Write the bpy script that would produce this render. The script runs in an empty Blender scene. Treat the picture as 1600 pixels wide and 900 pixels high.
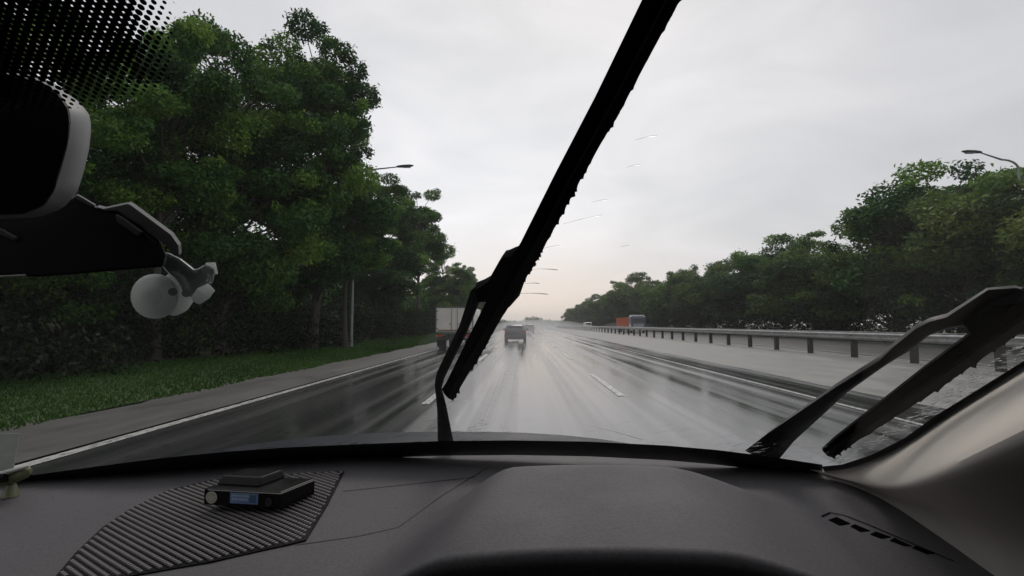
import bpy, math, random
import numpy as np
from mathutils import Vector, Matrix

R = math.radians
sc = bpy.context.scene
col = sc.collection

# ------------------------------------------------------------------ camera
CAM = Vector((0.0, 0.0, 1.40))
PITCH, YAW = R(4.08), R(1.29)
F = 800.0
cam_d = bpy.data.cameras.new("camera")
cam_d.sensor_width = 36.0
cam_d.lens = 18.0
cam_d.clip_start = 0.02
cam_d.clip_end = 6000
cam = bpy.data.objects.new("camera", cam_d)
cam.location = CAM
cam.rotation_euler = (R(90) + PITCH, 0, YAW)
col.objects.link(cam)
sc.camera = cam

# ------------------------------------------------------------------ exposure
sc.view_settings.view_transform = 'Standard'
sc.view_settings.look = 'None'
sc.view_settings.exposure = 0.45
sc.view_settings.gamma = 1.0
sc.view_settings.use_curve_mapping = False
sc.cycles.use_denoising = True
sc.cycles.max_bounces = 8
sc.cycles.transparent_max_bounces = 16
sc.cycles.volume_bounces = 1
sc.cycles.sample_clamp_indirect = 6.0

# ------------------------------------------------------------------ world: overcast sky over a thin Nishita sky
SUN_EL, SUN_AZ = R(50), R(8)          # ahead, a little to the right
w = bpy.data.worlds.new("World")
sc.world = w
w.use_nodes = True
nt = w.node_tree
for n in list(nt.nodes):
    nt.nodes.remove(n)
def wn(t, **k):
    n = nt.nodes.new(t)
    for a, b in k.items():
        setattr(n, a, b)
    return n
out = wn('ShaderNodeOutputWorld')
sky = wn('ShaderNodeTexSky', sky_type='NISHITA', sun_disc=False)
sky.sun_elevation = SUN_EL
sky.sun_rotation = SUN_AZ
sky.dust_density = 4.0
bg_sky = wn('ShaderNodeBackground')
bg_sky.inputs['Strength'].default_value = 0.10
nt.links.new(sky.outputs[0], bg_sky.inputs['Color'])
tc = wn('ShaderNodeTexCoord')
mp = wn('ShaderNodeMapping')
mp.inputs['Scale'].default_value = (1.6, 1.6, 4.5)
nt.links.new(tc.outputs['Generated'], mp.inputs['Vector'])
nz = wn('ShaderNodeTexNoise')
nz.inputs['Scale'].default_value = 1.7
nz.inputs['Detail'].default_value = 5.0
nz.inputs['Roughness'].default_value = 0.52
nz.inputs['Distortion'].default_value = 0.5
nt.links.new(mp.outputs[0], nz.inputs['Vector'])
rmp = wn('ShaderNodeValToRGB')
rmp.color_ramp.elements[0].position = 0.33
rmp.color_ramp.elements[0].color = (0.85, 0.85, 0.88, 1)
rmp.color_ramp.elements[1].position = 0.66
rmp.color_ramp.elements[1].color = (1.05, 1.03, 1.06, 1)
nt.links.new(nz.outputs['Fac'], rmp.inputs['Fac'])
# glow of the hidden low sun: direction of the break in the cloud
def wmath(op, a, b=None, c=None):
    n = wn('ShaderNodeMath', operation=op)
    for i, v in enumerate((a, b, c)):
        if v is None:
            continue
        if isinstance(v, (int, float)):
            n.inputs[i].default_value = v
        else:
            nt.links.new(v, n.inputs[i])
    return n.outputs[0]
sep = wn('ShaderNodeSeparateXYZ')
nt.links.new(tc.outputs['Generated'], sep.inputs[0])
dx = wmath('SUBTRACT', sep.outputs['X'], 0.045)
front = wmath('GREATER_THAN', sep.outputs['Y'], 0.0)
r2 = wmath('ADD', wmath('POWER', wmath('MULTIPLY', dx, 3.6), 2.0), wmath('POWER', wmath('MULTIPLY', sep.outputs['Z'], 8.0), 2.0))
glow = wmath('MULTIPLY', wmath('POWER', 2.718, wmath('MULTIPLY', r2, -1.0)), front)
mixg = wn('ShaderNodeMix', data_type='RGBA')
mixg.inputs['B'].default_value = (1.12, 0.92, 0.78, 1)
nt.links.new(wmath('MULTIPLY', glow, 0.85), mixg.inputs['Factor'])
nt.links.new(rmp.outputs[0], mixg.inputs['A'])
# broad brighter cloud round the hidden sun, greyer to the right side
r3 = wmath('ADD', wmath('POWER', wmath('MULTIPLY', wmath('SUBTRACT', sep.outputs['X'], -0.12), 1.9), 2.0), wmath('POWER', wmath('MULTIPLY', wmath('SUBTRACT', sep.outputs['Z'], 0.15), 2.2), 2.0))
broad = wmath('MULTIPLY', wmath('POWER', 2.718, wmath('MULTIPLY', r3, -1.0)), front)
st = wmath('ADD', 0.50, wmath('MULTIPLY', broad, 0.25))
bg_cl = wn('ShaderNodeBackground')
nt.links.new(mixg.outputs['Result'], bg_cl.inputs['Color'])
nt.links.new(st, bg_cl.inputs['Strength'])
mxs = wn('ShaderNodeMixShader')
mxs.inputs[0].default_value = 0.93
nt.links.new(bg_sky.outputs[0], mxs.inputs[1])
nt.links.new(bg_cl.outputs[0], mxs.inputs[2])
nt.links.new(mxs.outputs[0], out.inputs['Surface'])

# ------------------------------------------------------------------ sun (behind cloud)
sun_d = bpy.data.lights.new("sun", 'SUN')
sun_d.energy = 0.55
sun_d.angle = R(24)
sun_d.color = (1.0, 0.93, 0.85)
sun = bpy.data.objects.new("sun", sun_d)
sd = Vector((math.sin(SUN_AZ) * math.cos(SUN_EL), math.cos(SUN_AZ) * math.cos(SUN_EL), math.sin(SUN_EL)))
sun.rotation_euler = sd.to_track_quat('Z', 'Y').to_euler()
col.objects.link(sun)

HAZE_DENSITY = 0.0005

# ================================================================== helpers
rng = np.random.default_rng(7)
random.seed(7)
_rz = Matrix.Rotation(YAW, 3, 'Z')
_f = _rz @ Vector((0, math.cos(PITCH), math.sin(PITCH)))
_r = _rz @ Vector((1, 0, 0))
_u = _rz @ Vector((0, -math.sin(PITCH), math.cos(PITCH)))
def ray(px, py):
    return _f + _r * ((px - 800) / F) + _u * ((450 - py) / F)
def at(px, py, Y):
    d = ray(px, py)
    return CAM + d * (Y / d.y)
def on_ground(px, py, z=0.0):
    d = ray(px, py)
    return CAM + d * ((z - CAM.z) / d.z)

# windscreen: inner surface, curved in plan, raked 32 degrees
GX, GK, GB, GZ, GT = -0.12, 0.24, 1.0, 1.150, math.tan(R(32))
def glass_base(x):
    return GB - GK * (x - GX) ** 2
def glass_y(x, z):
    return glass_base(x) - (z - GZ) / GT
GN = Vector((0, math.sin(R(32)), math.cos(R(32))))
def on_glass(px, py, off=0.0):
    d = ray(px, py)
    lo, hi = 0.02, 3.0
    def g(t):
        p = CAM + d * t - GN * off
        return p.y - glass_y(p.x, p.z)
    for _ in range(50):
        m = (lo + hi) / 2
        if g(m) < 0: lo = m
        else: hi = m
    return CAM + d * lo

def sstep(a, b, x):
    t = min(1, max(0, (x - a) / (b - a)))
    return t * t * (3 - 2 * t)
def dash_z(x, y):
    z0 = GZ - 0.004 - 0.10 * (glass_base(x) - y)
    k = sstep(-0.20, -0.06, x - 0.34 * (y - 0.62)) * (1 - sstep(0.20, 0.47, x))
    k *= 1 - sstep(0.75, 0.87, y)
    zh = 1.197 - 0.16 * (0.75 - y) - 0.25 * (x - 0.11) ** 2
    z = z0 + (zh - z0) * k
    z -= 0.03 * sstep(0.46, 0.74, x) + 0.022 * sstep(0.30, 0.75, -x)
    return z
def on_dash(px, py, off=0.0):
    d = ray(px, py)
    t, s = 0.2, 0.004
    while t < 2.5:
        p = CAM + d * t
        if p.z < dash_z(p.x, p.y) + off:
            break
        t += s
    lo, hi = t - s, t
    for _ in range(25):
        m = (lo + hi) / 2
        p = CAM + d * m
        if p.z < dash_z(p.x, p.y) + off: hi = m
        else: lo = m
    return CAM + d * lo

class MB:
    def __init__(s):
        s.v, s.f = [], []
    def add(s, vs, fs):
        b = len(s.v)
        s.v += [tuple(p) for p in vs]
        s.f += [tuple(i + b for i in f) for f in fs]
        return s
    def box(s, c, d, rz=0.0, taper=1.0, M=None):
        x, y, z = d[0] / 2, d[1] / 2, d[2] / 2
        vs = [Vector(p) for p in ((-x, -y, -z), (x, -y, -z), (x, y, -z), (-x, y, -z),
              (-x * taper, -y * taper, z), (x * taper, -y * taper, z), (x * taper, y * taper, z), (-x * taper, y * taper, z))]
        Rm = M if M is not None else Matrix.Rotation(rz, 3, 'Z')
        vs = [Rm @ v + Vector(c) for v in vs]
        return s.add(vs, [(3, 2, 1, 0), (4, 5, 6, 7), (0, 1, 5, 4), (1, 2, 6, 5), (2, 3, 7, 6), (3, 0, 4, 7)])
    def tube(s, pts, rad, n=8, cap=True):
        pts = [Vector(p) for p in pts]
        if not hasattr(rad, '__len__'):
            rad = [rad] * len(pts)
        rings = []
        up = Vector((0, 0, 1))
        prev = None
        for i, p in enumerate(pts):
            t = (pts[min(i + 1, len(pts) - 1)] - pts[max(i - 1, 0)]).normalized()
            a = t.cross(up) if abs(t.z) < 0.95 else t.cross(Vector((1, 0, 0)))
            a.normalize()
            if prev is not None and a.dot(prev) < 0:
                a = -a
            prev = a
            b = t.cross(a)
            rings.append([p + (a * math.cos(2 * math.pi * k / n) + b * math.sin(2 * math.pi * k / n)) * rad[i] for k in range(n)])
        return s.loft(rings, cap)
    def loft(s, rings, cap=True, closed=True):
        n = len(rings[0])
        vs = [p for r in rings for p in r]
        fs = []
        for i in range(len(rings) - 1):
            for k in range(n if closed else n - 1):
                k2 = (k + 1) % n
                fs.append((i * n + k, i * n + k2, (i + 1) * n + k2, (i + 1) * n + k))
        if cap and closed:
            fs.append(tuple(range(n - 1, -1, -1)))
            fs.append(tuple(range((len(rings) - 1) * n, len(rings) * n)))
        return s.add(vs, fs)
    def prism(s, poly, off):
        """polygon of points extruded by vector off (or list of per-point back points)"""
        poly = [Vector(p) for p in poly]
        back = [p + off for p in poly] if isinstance(off, Vector) else [Vector(p) for p in off]
        n = len(poly)
        fs = [tuple(range(n)), tuple(range(2 * n - 1, n - 1, -1))]
        fs += [(k, (k + 1) % n, n + (k + 1) % n, n + k) for k in range(n)]
        return s.add(poly + back, fs)
    def cyl(s, c, axis, r, h, n=24, r2=None):
        c, axis = Vector(c), Vector(axis).normalized()
        return s.tube([c - axis * h / 2, c + axis * h / 2], [r, r if r2 is None else r2], n)
    def build(s, name, mat, parent=None, smooth=False, bevel=0.0, world=False, angle=40):
        me = bpy.data.meshes.new(name)
        vs = s.v
        if world and parent is not None:
            o0 = parent
            off = Vector((0, 0, 0))
            while o0 is not None:
                off += o0.location
                o0 = o0.parent
            vs = [(p[0] - off.x, p[1] - off.y, p[2] - off.z) for p in vs]
        me.from_pydata(vs, [], s.f)
        me.validate()
        import bmesh
        bm = bmesh.new()
        bm.from_mesh(me)
        bmesh.ops.recalc_face_normals(bm, faces=bm.faces)
        bm.to_mesh(me)
        bm.free()
        if mat is not None:
            me.materials.append(mat)
        if smooth:
            me.polygons.foreach_set('use_smooth', [True] * len(me.polygons))
            me.set_sharp_from_angle(angle=R(angle))
        o = bpy.data.objects.new(name, me)
        col.objects.link(o)
        if parent is not None:
            o.parent = parent
        if bevel:
            m = o.modifiers.new('bevel', 'BEVEL')
            m.width = bevel
            m.segments = 2
            m.limit_method = 'ANGLE'
            m.angle_limit = R(35)
        return o

def tag(o, label=None, cat=None, group=None, kind=None):
    if label: o['label'] = label
    if cat: o['category'] = cat
    if group: o['group'] = group
    if kind: o['kind'] = kind
    return o
def thing(name, label, cat, loc=(0, 0, 0), rz=0.0, group=None):
    o = bpy.data.objects.new(name, None)
    o.empty_display_size = 0.2
    o.location = loc
    o.rotation_euler = (0, 0, rz)
    col.objects.link(o)
    return tag(o, label, cat, group)
def copy_tree(o, parent=None):
    c = o.copy()
    col.objects.link(c)
    c.parent = parent
    for ch in list(o.children):
        copy_tree(ch, c)
    return c

# ------------------------------------------------------------------ materials
class Mat:
    def __init__(s, name):
        s.m = bpy.data.materials.new(name)
        s.m.use_nodes = True
        s.nt = s.m.node_tree
        s.b = s.nt.nodes['Principled BSDF']
        s.o = s.nt.nodes['Material Output']
    def n(s, t, **k):
        x = s.nt.nodes.new(t)
        for a, b in k.items():
            setattr(x, a, b)
        return x
    def l(s, a, b):
        s.nt.links.new(a, b)
    def math(s, op, a, b=None, c=None, clamp=False):
        n = s.n('ShaderNodeMath', operation=op)
        n.use_clamp = clamp
        for i, v in enumerate((a, b, c)):
            if v is None: continue
            if isinstance(v, (int, float)): n.inputs[i].default_value = v
            else: s.l(v, n.inputs[i])
        return n.outputs[0]
    def noise(s, scale, detail=4, mapscale=None, rough=0.55, coord='Object', dist=0.0):
        tcn = s.n('ShaderNodeTexCoord')
        v = tcn.outputs[coord]
        if mapscale:
            mpn = s.n('ShaderNodeMapping')
            mpn.inputs['Scale'].default_value = mapscale
            s.l(v, mpn.inputs['Vector'])
            v = mpn.outputs[0]
        x = s.n('ShaderNodeTexNoise')
        x.inputs['Scale'].default_value = scale
        x.inputs['Detail'].default_value = detail
        x.inputs['Roughness'].default_value = rough
        x.inputs['Distortion'].default_value = dist
        s.l(v, x.inputs['Vector'])
        return x.outputs['Fac']
    def ramp(s, fac, stops):
        x = s.n('ShaderNodeValToRGB')
        e = x.color_ramp.elements
        while len(e) < len(stops):
            e.new(0.5)
        for i, (p, c) in enumerate(stops):
            e[i].position = p
            e[i].color = c if len(c) == 4 else (*c, 1)
        s.l(fac, x.inputs['Fac'])
        return x.outputs[0]
    def maprange(s, v, a, b, c, d):
        x = s.n('ShaderNodeMapRange')
        for i, q in enumerate((a, b, c, d)):
            x.inputs[i + 1].default_value = q
        s.l(v, x.inputs[0])
        return x.outputs[0]
    def bump(s, h, strength=0.2, dist=0.01):
        x = s.n('ShaderNodeBump')
        x.inputs['Strength'].default_value = strength
        x.inputs['Distance'].default_value = dist
        s.l(h, x.inputs['Height'])
        s.l(x.outputs[0], s.b.inputs['Normal'])

def plain(name, c, rough=0.5, metal=0.0, var=0.12, scale=8.0, bump=0.0, spec=0.5, coat=0.0):
    """a surface with a little procedural wear in colour and gloss"""
    M = Mat(name)
    f = M.noise(scale, 5)
    lo = tuple(max(0, x * (1 - var)) for x in c)
    hi = tuple(min(1, x * (1 + var)) for x in c)
    M.l(M.ramp(f, [(0.3, lo), (0.7, hi)]), M.b.inputs['Base Color'])
    M.l(M.maprange(f, 0.3, 0.7, rough * 0.85, min(1, rough * 1.15)), M.b.inputs['Roughness'])
    M.b.inputs['Metallic'].default_value = metal
    M.b.inputs['Specular IOR Level'].default_value = spec
    M.b.inputs['Coat Weight'].default_value = coat
    if bump:
        M.bump(M.noise(scale * 40, 3), bump, 0.002)
    return M.m

def asphalt():
    M = Mat('wet_asphalt')
    fine = M.noise(90, 4)
    blot = M.noise(0.5, 6, (1, 0.35, 1))
    streak = M.noise(1.0, 6, (1.7, 0.018, 1), 0.6)
    streak2 = M.noise(1.0, 4, (4.2, 0.04, 1), 0.6)
    a = M.math('MULTIPLY', streak, 0.62)
    a = M.math('MULTIPLY_ADD', streak2, 0.26, a)
    a = M.math('MULTIPLY_ADD', blot, 0.12, a)
    M.l(M.ramp(fine, [(0.3, (0.022, 0.023, 0.025)), (0.7, (0.050, 0.050, 0.050))]), M.b.inputs['Base Color'])
    M.l(M.maprange(a, 0.43, 0.59, 0.09, 0.31), M.b.inputs['Roughness'])
    M.b.inputs['IOR'].default_value = 2.3
    M.l(M.maprange(a, 0.42, 0.60, 1.0, 0.6), M.b.inputs['Specular IOR Level'])
    M.bump(fine, 0.06, 0.004)
    return M.m
def shoulder_mat(name, lo, hi, rough):
    M = Mat(name)
    f = M.noise(1.2, 8, (1, 0.35, 1), 0.62)
    g = M.noise(60, 4)
    c = M.ramp(f, [(0.32, lo), (0.68, hi)])
    mx = M.n('ShaderNodeMix', data_type='RGBA', blend_type='MULTIPLY')
    mx.inputs['Factor'].default_value = 0.5
    M.l(c, mx.inputs['A'])
    M.l(M.ramp(g, [(0.3, (0.6, 0.6, 0.6)), (0.7, (1, 1, 1))]), mx.inputs['B'])
    M.l(mx.outputs['Result'], M.b.inputs['Base Color'])
    M.l(M.maprange(f, 0.3, 0.7, rough * 0.8, min(1, rough * 1.2)), M.b.inputs['Roughness'])
    M.bump(g, 0.25, 0.004)
    return M.m
def soil(name, lo, hi, scale=2.0):
    M = Mat(name)
    f = M.noise(scale, 8, None, 0.65)
    M.l(M.ramp(f, [(0.3, lo), (0.7, hi)]), M.b.inputs['Base Color'])
    M.b.inputs['Roughness'].default_value = 0.95
    M.bump(M.noise(scale * 12, 5), 0.6, 0.03)
    return M.m
def leaf_mat(name, stops, trans=0.25):
    M = Mat(name)
    a = M.n('ShaderNodeAttribute', attribute_name='tint')
    c = M.ramp(a.outputs['Fac'], stops)
    M.l(c, M.b.inputs['Base Color'])
    M.b.inputs['Roughness'].default_value = 0.55
    M.b.inputs['Specular IOR Level'].default_value = 0.14
    tr = M.n('ShaderNodeBsdfTranslucent')
    M.l(c, tr.inputs['Color'])
    mx = M.n('ShaderNodeMixShader')
    mx.inputs[0].default_value = trans
    M.l(M.b.outputs[0], mx.inputs[1])
    M.l(tr.outputs[0], mx.inputs[2])
    M.l(mx.outputs[0], M.o.inputs['Surface'])
    return M.m
def glass_mat(name, tint=(0.93, 0.95, 0.94), gain=0.55):
    M = Mat(name)
    t = M.n('ShaderNodeBsdfTransparent')
    t.inputs['Color'].default_value = (*tint, 1)
    g = M.n('ShaderNodeBsdfGlossy')
    g.inputs['Roughness'].default_value = 0.02
    fr = M.n('ShaderNodeFresnel')
    geo = M.n('ShaderNodeNewGeometry')
    M.l(M.maprange(geo.outputs['Backfacing'], 0.0, 1.0, 1.45, 1 / 1.45), fr.inputs['IOR'])
    mx = M.n('ShaderNodeMixShader')
    M.l(M.math('MULTIPLY', fr.outputs[0], gain), mx.inputs[0])
    M.l(t.outputs[0], mx.inputs[1])
    M.l(g.outputs[0], mx.inputs[2])
    M.l(mx.outputs[0], M.o.inputs['Surface'])
    return M.m

m_asphalt = asphalt()
m_asphalt2 = shoulder_mat('far_asphalt', (0.07, 0.07, 0.07), (0.12, 0.118, 0.115), 0.42)
m_shoulderL = shoulder_mat('gravelly_shoulder', (0.062, 0.060, 0.056), (0.118, 0.113, 0.104), 0.6)
m_shoulderR = shoulder_mat('concrete_shoulder', (0.165, 0.16, 0.15), (0.30, 0.29, 0.27), 0.5)
def worn_paint():
    M = Mat('worn_road_paint')
    f = M.noise(7, 6, (1, 0.25, 1), 0.7)
    M.l(M.ramp(f, [(0.3, (0.42, 0.42, 0.40)), (0.7, (0.66, 0.66, 0.63))]), M.b.inputs['Base Color'])
    M.b.inputs['Roughness'].default_value = 0.3
    M.l(M.maprange(M.noise(22, 5, (1, 0.3, 1), 0.7), 0.36, 0.50, 0.25, 1.0), M.b.inputs['Alpha'])
    return M.m
m_mark = worn_paint()
m_soil = soil('earth', (0.030, 0.032, 0.016), (0.07, 0.07, 0.035))
m_verge = soil('verge_earth', (0.030, 0.05, 0.014), (0.06, 0.095, 0.028))
m_grass = leaf_mat('grass_blades', [(0.0, (0.016, 0.042, 0.006)), (0.5, (0.036, 0.092, 0.012)), (1.0, (0.052, 0.105, 0.018))], 0.12)
m_leafA = leaf_mat('leaf_deep_green', [(0.0, (0.010, 0.034, 0.014)), (0.5, (0.044, 0.118, 0.030)), (1.0, (0.19, 0.32, 0.055))])  # lightest stop of the leaf ramps carries the foliage highlights
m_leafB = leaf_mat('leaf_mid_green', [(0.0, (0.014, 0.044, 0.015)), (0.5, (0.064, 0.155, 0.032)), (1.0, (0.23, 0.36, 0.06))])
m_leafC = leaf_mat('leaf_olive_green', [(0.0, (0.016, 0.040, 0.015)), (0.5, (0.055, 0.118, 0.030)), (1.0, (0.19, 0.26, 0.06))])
m_under = leaf_mat('leaf_undergrowth', [(0.0, (0.004, 0.009, 0.003)), (0.5, (0.009, 0.019, 0.005)), (1.0, (0.024, 0.045, 0.010))])  # deep shade under the trees is put into this near-black green
m_bark = soil('bark', (0.035, 0.030, 0.024), (0.085, 0.075, 0.062), 6)
m_galv = plain('galvanised_steel', (0.42, 0.42, 0.42), 0.42, 0.55, 0.25, 4)
m_post = plain('weathered_post_steel', (0.045, 0.042, 0.04), 0.7, 0.1, 0.25, 6)
m_pole = plain('lamp_pole_steel', (0.24, 0.25, 0.26), 0.5, 0.4, 0.12, 3)
m_lamp = plain('lamp_head_grey', (0.07, 0.075, 0.08), 0.5, 0.1)
m_lens = plain('lamp_lens', (0.32, 0.33, 0.33), 0.2)
m_black = plain('black_rubber', (0.006, 0.006, 0.0065), 0.7, spec=0.15, bump=0.05, scale=20)
m_blackp = plain('black_plastic', (0.010, 0.010, 0.011), 0.38, scale=20)
m_wiper = plain('wiper_black', (0.003, 0.003, 0.0035), 0.75, scale=30, spec=0.02)
m_arm = plain('wiper_arm_black', (0.003, 0.003, 0.0035), 0.45, scale=30, spec=0.3)
m_tyre = plain('tyre', (0.02, 0.02, 0.02), 0.8)
m_rim = plain('alloy', (0.35, 0.35, 0.36), 0.35, 0.8)
m_dglass = plain('dark_window', (0.015, 0.018, 0.02), 0.08, spec=0.6)

# ================================================================== SETTING: ground, roads
def sheet(name, x0, x1, y0, y1, z, mat, nx=1, ny=1):
    mb = MB()
    for i in range(nx + 1):
        for j in range(ny + 1):
            mb.v.append((x0 + (x1 - x0) * i / nx, y0 + (y1 - y0) * j / ny, z))
    for i in range(nx):
        for j in range(ny):
            a = i * (ny + 1) + j
            mb.f.append((a, a + ny + 1, a + ny + 2, a + 1))
    return tag(mb.build(name, mat), kind='structure')
sheet('ground', -900, 900, -120, 1900, -0.05, m_soil)
sheet('road', -6.9, 14.9, -60, 1800, 0.0, m_asphalt)
sheet('opposite_road', 15.6, 28.2, -60, 1800, 0.0, m_asphalt2)
sheet('median', 14.9, 15.6, -60, 1800, -0.012, m_shoulderR)
sheet('verge', -14.0, -6.9, -60, 1800, 0.02, m_verge)
sheet('far_verge', 28.2, 40.0, -60, 1800, 0.03, m_verge)
# irregular shoulder edges
def strip(name, xa, xb, y0, y1, z, mat, wob_a=0, wob_b=0, n=500):
    mb = MB()
    for i in range(n + 1):
        t = (i / n) ** 2
        y = y0 + (y1 - y0) * t
        wa = wob_a * (math.sin(y * 0.9) + 0.7 * math.sin(y * 2.3 + 1) + 0.5 * math.sin(y * 5.1))
        wb = wob_b * (math.sin(y * 1.1 + 2) + 0.7 * math.sin(y * 2.7) + 0.5 * math.sin(y * 6.3))
        mb.v += [(xa + wa, y, z), (xb + wb, y, z)]
    for i in range(n):
        mb.f.append((2 * i, 2 * i + 1, 2 * i + 3, 2 * i + 2))
    return tag(mb.build(name, mat), kind='structure')
strip('hard_shoulder', -6.85, -5.05, -5, 900, 0.024, m_shoulderL, 0.09, 0.0)
strip('median_shoulder', 6.95, 14.75, -5, 900, 0.004, m_shoulderR, 0.03, 0.0)

mk = MB()
def mark(x, w_, y0, y1, n=1):
    a = len(mk.v)
    mk.add([(x - w_ / 2, y0, 0.008), (x + w_ / 2, y0, 0.008), (x + w_ / 2, y1, 0.008), (x - w_ / 2, y1, 0.008)], [(0, 1, 2, 3)])
mark(-4.95, 0.16, -20, 600)
mark(5.55, 0.09, -20, 600)
yb = on_ground(975, 619).y
d0 = on_ground(920, 585).y - yb
P = on_ground(884, 558).y - on_ground(975, 619).y
P = 10.8
for k in range(-2, 40):
    y0 = yb + k * P
    mark(1.92, 0.14, y0, y0 + d0)
    y1 = on_ground(662, 632).y + k * P
    mark(-1.73, 0.14, y1, y1 + d0)
for k in range(0, 40):
    mark(20.2, 0.14, 10 + k * 10.8, 14 + k * 10.8)
mark(16.2, 0.14, -20, 600)
mark(27.6, 0.14, -20, 600)
tag(mk.build('road_markings', m_mark), kind='structure')

# ================================================================== guardrail
RX = 14.15
rail = thing('guardrail', 'galvanised double rail crash barrier on short posts along the central reservation', 'crash barrier', (RX, 14, 0))
prof = [(-0.045, 1.10), (0.0, 1.08), (-0.075, 1.03), (-0.075, 0.99), (0.0, 0.95), (0.0, 0.91), (-0.075, 0.87), (-0.075, 0.83), (0.0, 0.785), (-0.045, 0.76)]
def rail_beam(side):
    mb = MB()
    rings = []
    ys = [2 + 4.0 * i for i in range(125)]
    for y in ys:
        rr = [Vector((RX + side * (0.11 - p[0]), y, p[1])) for p in prof]
        rr += [Vector((RX + side * (0.105 - p[0] - 0.012), y, p[1])) for p in reversed(prof)]
        rings.append(rr)
    mb.loft(rings)
    return mb
rail_beam(-1).build('rail_beam', m_galv, rail, True, world=True, angle=60)
rail_beam(1).build('rail_beam', m_galv, rail, True, world=True, angle=60)
PS = 3.37
y_first = at(1410, 556, 1.0)
yp = 19.0
first = None
for k in range(-2, 60):
    y = yp + k * PS
    mb = MB()
    mb.box((RX, y, 0.53), (0.19, 0.20, 1.06))
    mb.box((RX, y, 0.93), (0.235, 0.10, 0.28))
    if first is None:
        first = mb.build('post', m_post, rail, world=True, bevel=0.006)
        fy = y
    else:
        c = first.copy()
        c.location = (0, y - fy, 0)
        col.objects.link(c)

# ================================================================== trees
def leaf_obj(name, mat, cl, tints, n, size, parent=None, seed=0, flat=0.35, shell=0.5, aspect=0.46):
    """leaves spread through clumps: cl = array of (x,y,z,rx,ry,rz)"""
    g = np.random.default_rng(seed)
    cl = np.asarray(cl, float)
    wgt = (cl[:, 3] * cl[:, 4] * cl[:, 5]) ** 0.72
    idx = g.choice(len(cl), n, p=wgt / wgt.sum())
    d = g.normal(size=(n, 3))
    d /= np.linalg.norm(d, axis=1)[:, None]
    rad = shell + (1 - shell) * g.random(n) ** 0.6
    rad *= 1 + 0.17 * np.abs(g.normal(size=n)) * (g.random(n) < 0.32)
    p = cl[idx, :3] + d * rad[:, None] * cl[idx, 3:6]
    nrm = g.normal(size=(n, 3)) * 0.75 + d * 0.5 + np.array([0, 0, flat])
    nrm /= np.linalg.norm(nrm, axis=1)[:, None]
    t = g.normal(size=(n, 3)) + np.array([0, 0, -0.45])
    t -= nrm * (t * nrm).sum(1)[:, None]
    t /= np.linalg.norm(t, axis=1)[:, None]
    b = np.cross(nrm, t)
    L = size * (0.65 + 0.7 * g.random(n))[:, None]
    W = L * aspect
    v = np.empty((n, 4, 3))
    v[:, 0] = p
    v[:, 1] = p + t * L * 0.45 + b * W * 0.5
    v[:, 2] = p + t * L
    v[:, 3] = p + t * L * 0.45 - b * W * 0.5
    v[:, 1] += nrm * L * 0.08
    v[:, 3] += nrm * L * 0.08
    me = bpy.data.meshes.new(name)
    me.vertices.add(n * 4)
    me.vertices.foreach_set('co', v.reshape(-1).astype(np.float32))
    me.loops.add(n * 4)
    me.loops.foreach_set('vertex_index', np.arange(n * 4, dtype=np.int32))
    me.polygons.add(n)
    me.polygons.foreach_set('loop_start', np.arange(0, n * 4, 4, dtype=np.int32))
    me.update(calc_edges=True)
    at_ = me.attributes.new('tint', 'FLOAT', 'FACE')
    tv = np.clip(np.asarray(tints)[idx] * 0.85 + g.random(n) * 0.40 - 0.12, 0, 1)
    at_.data.foreach_set('value', tv.astype(np.float32))
    me.materials.append(mat)
    o = bpy.data.objects.new(name, me)
    col.objects.link(o)
    if parent is not None:
        o.parent = parent
    return o

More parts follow.
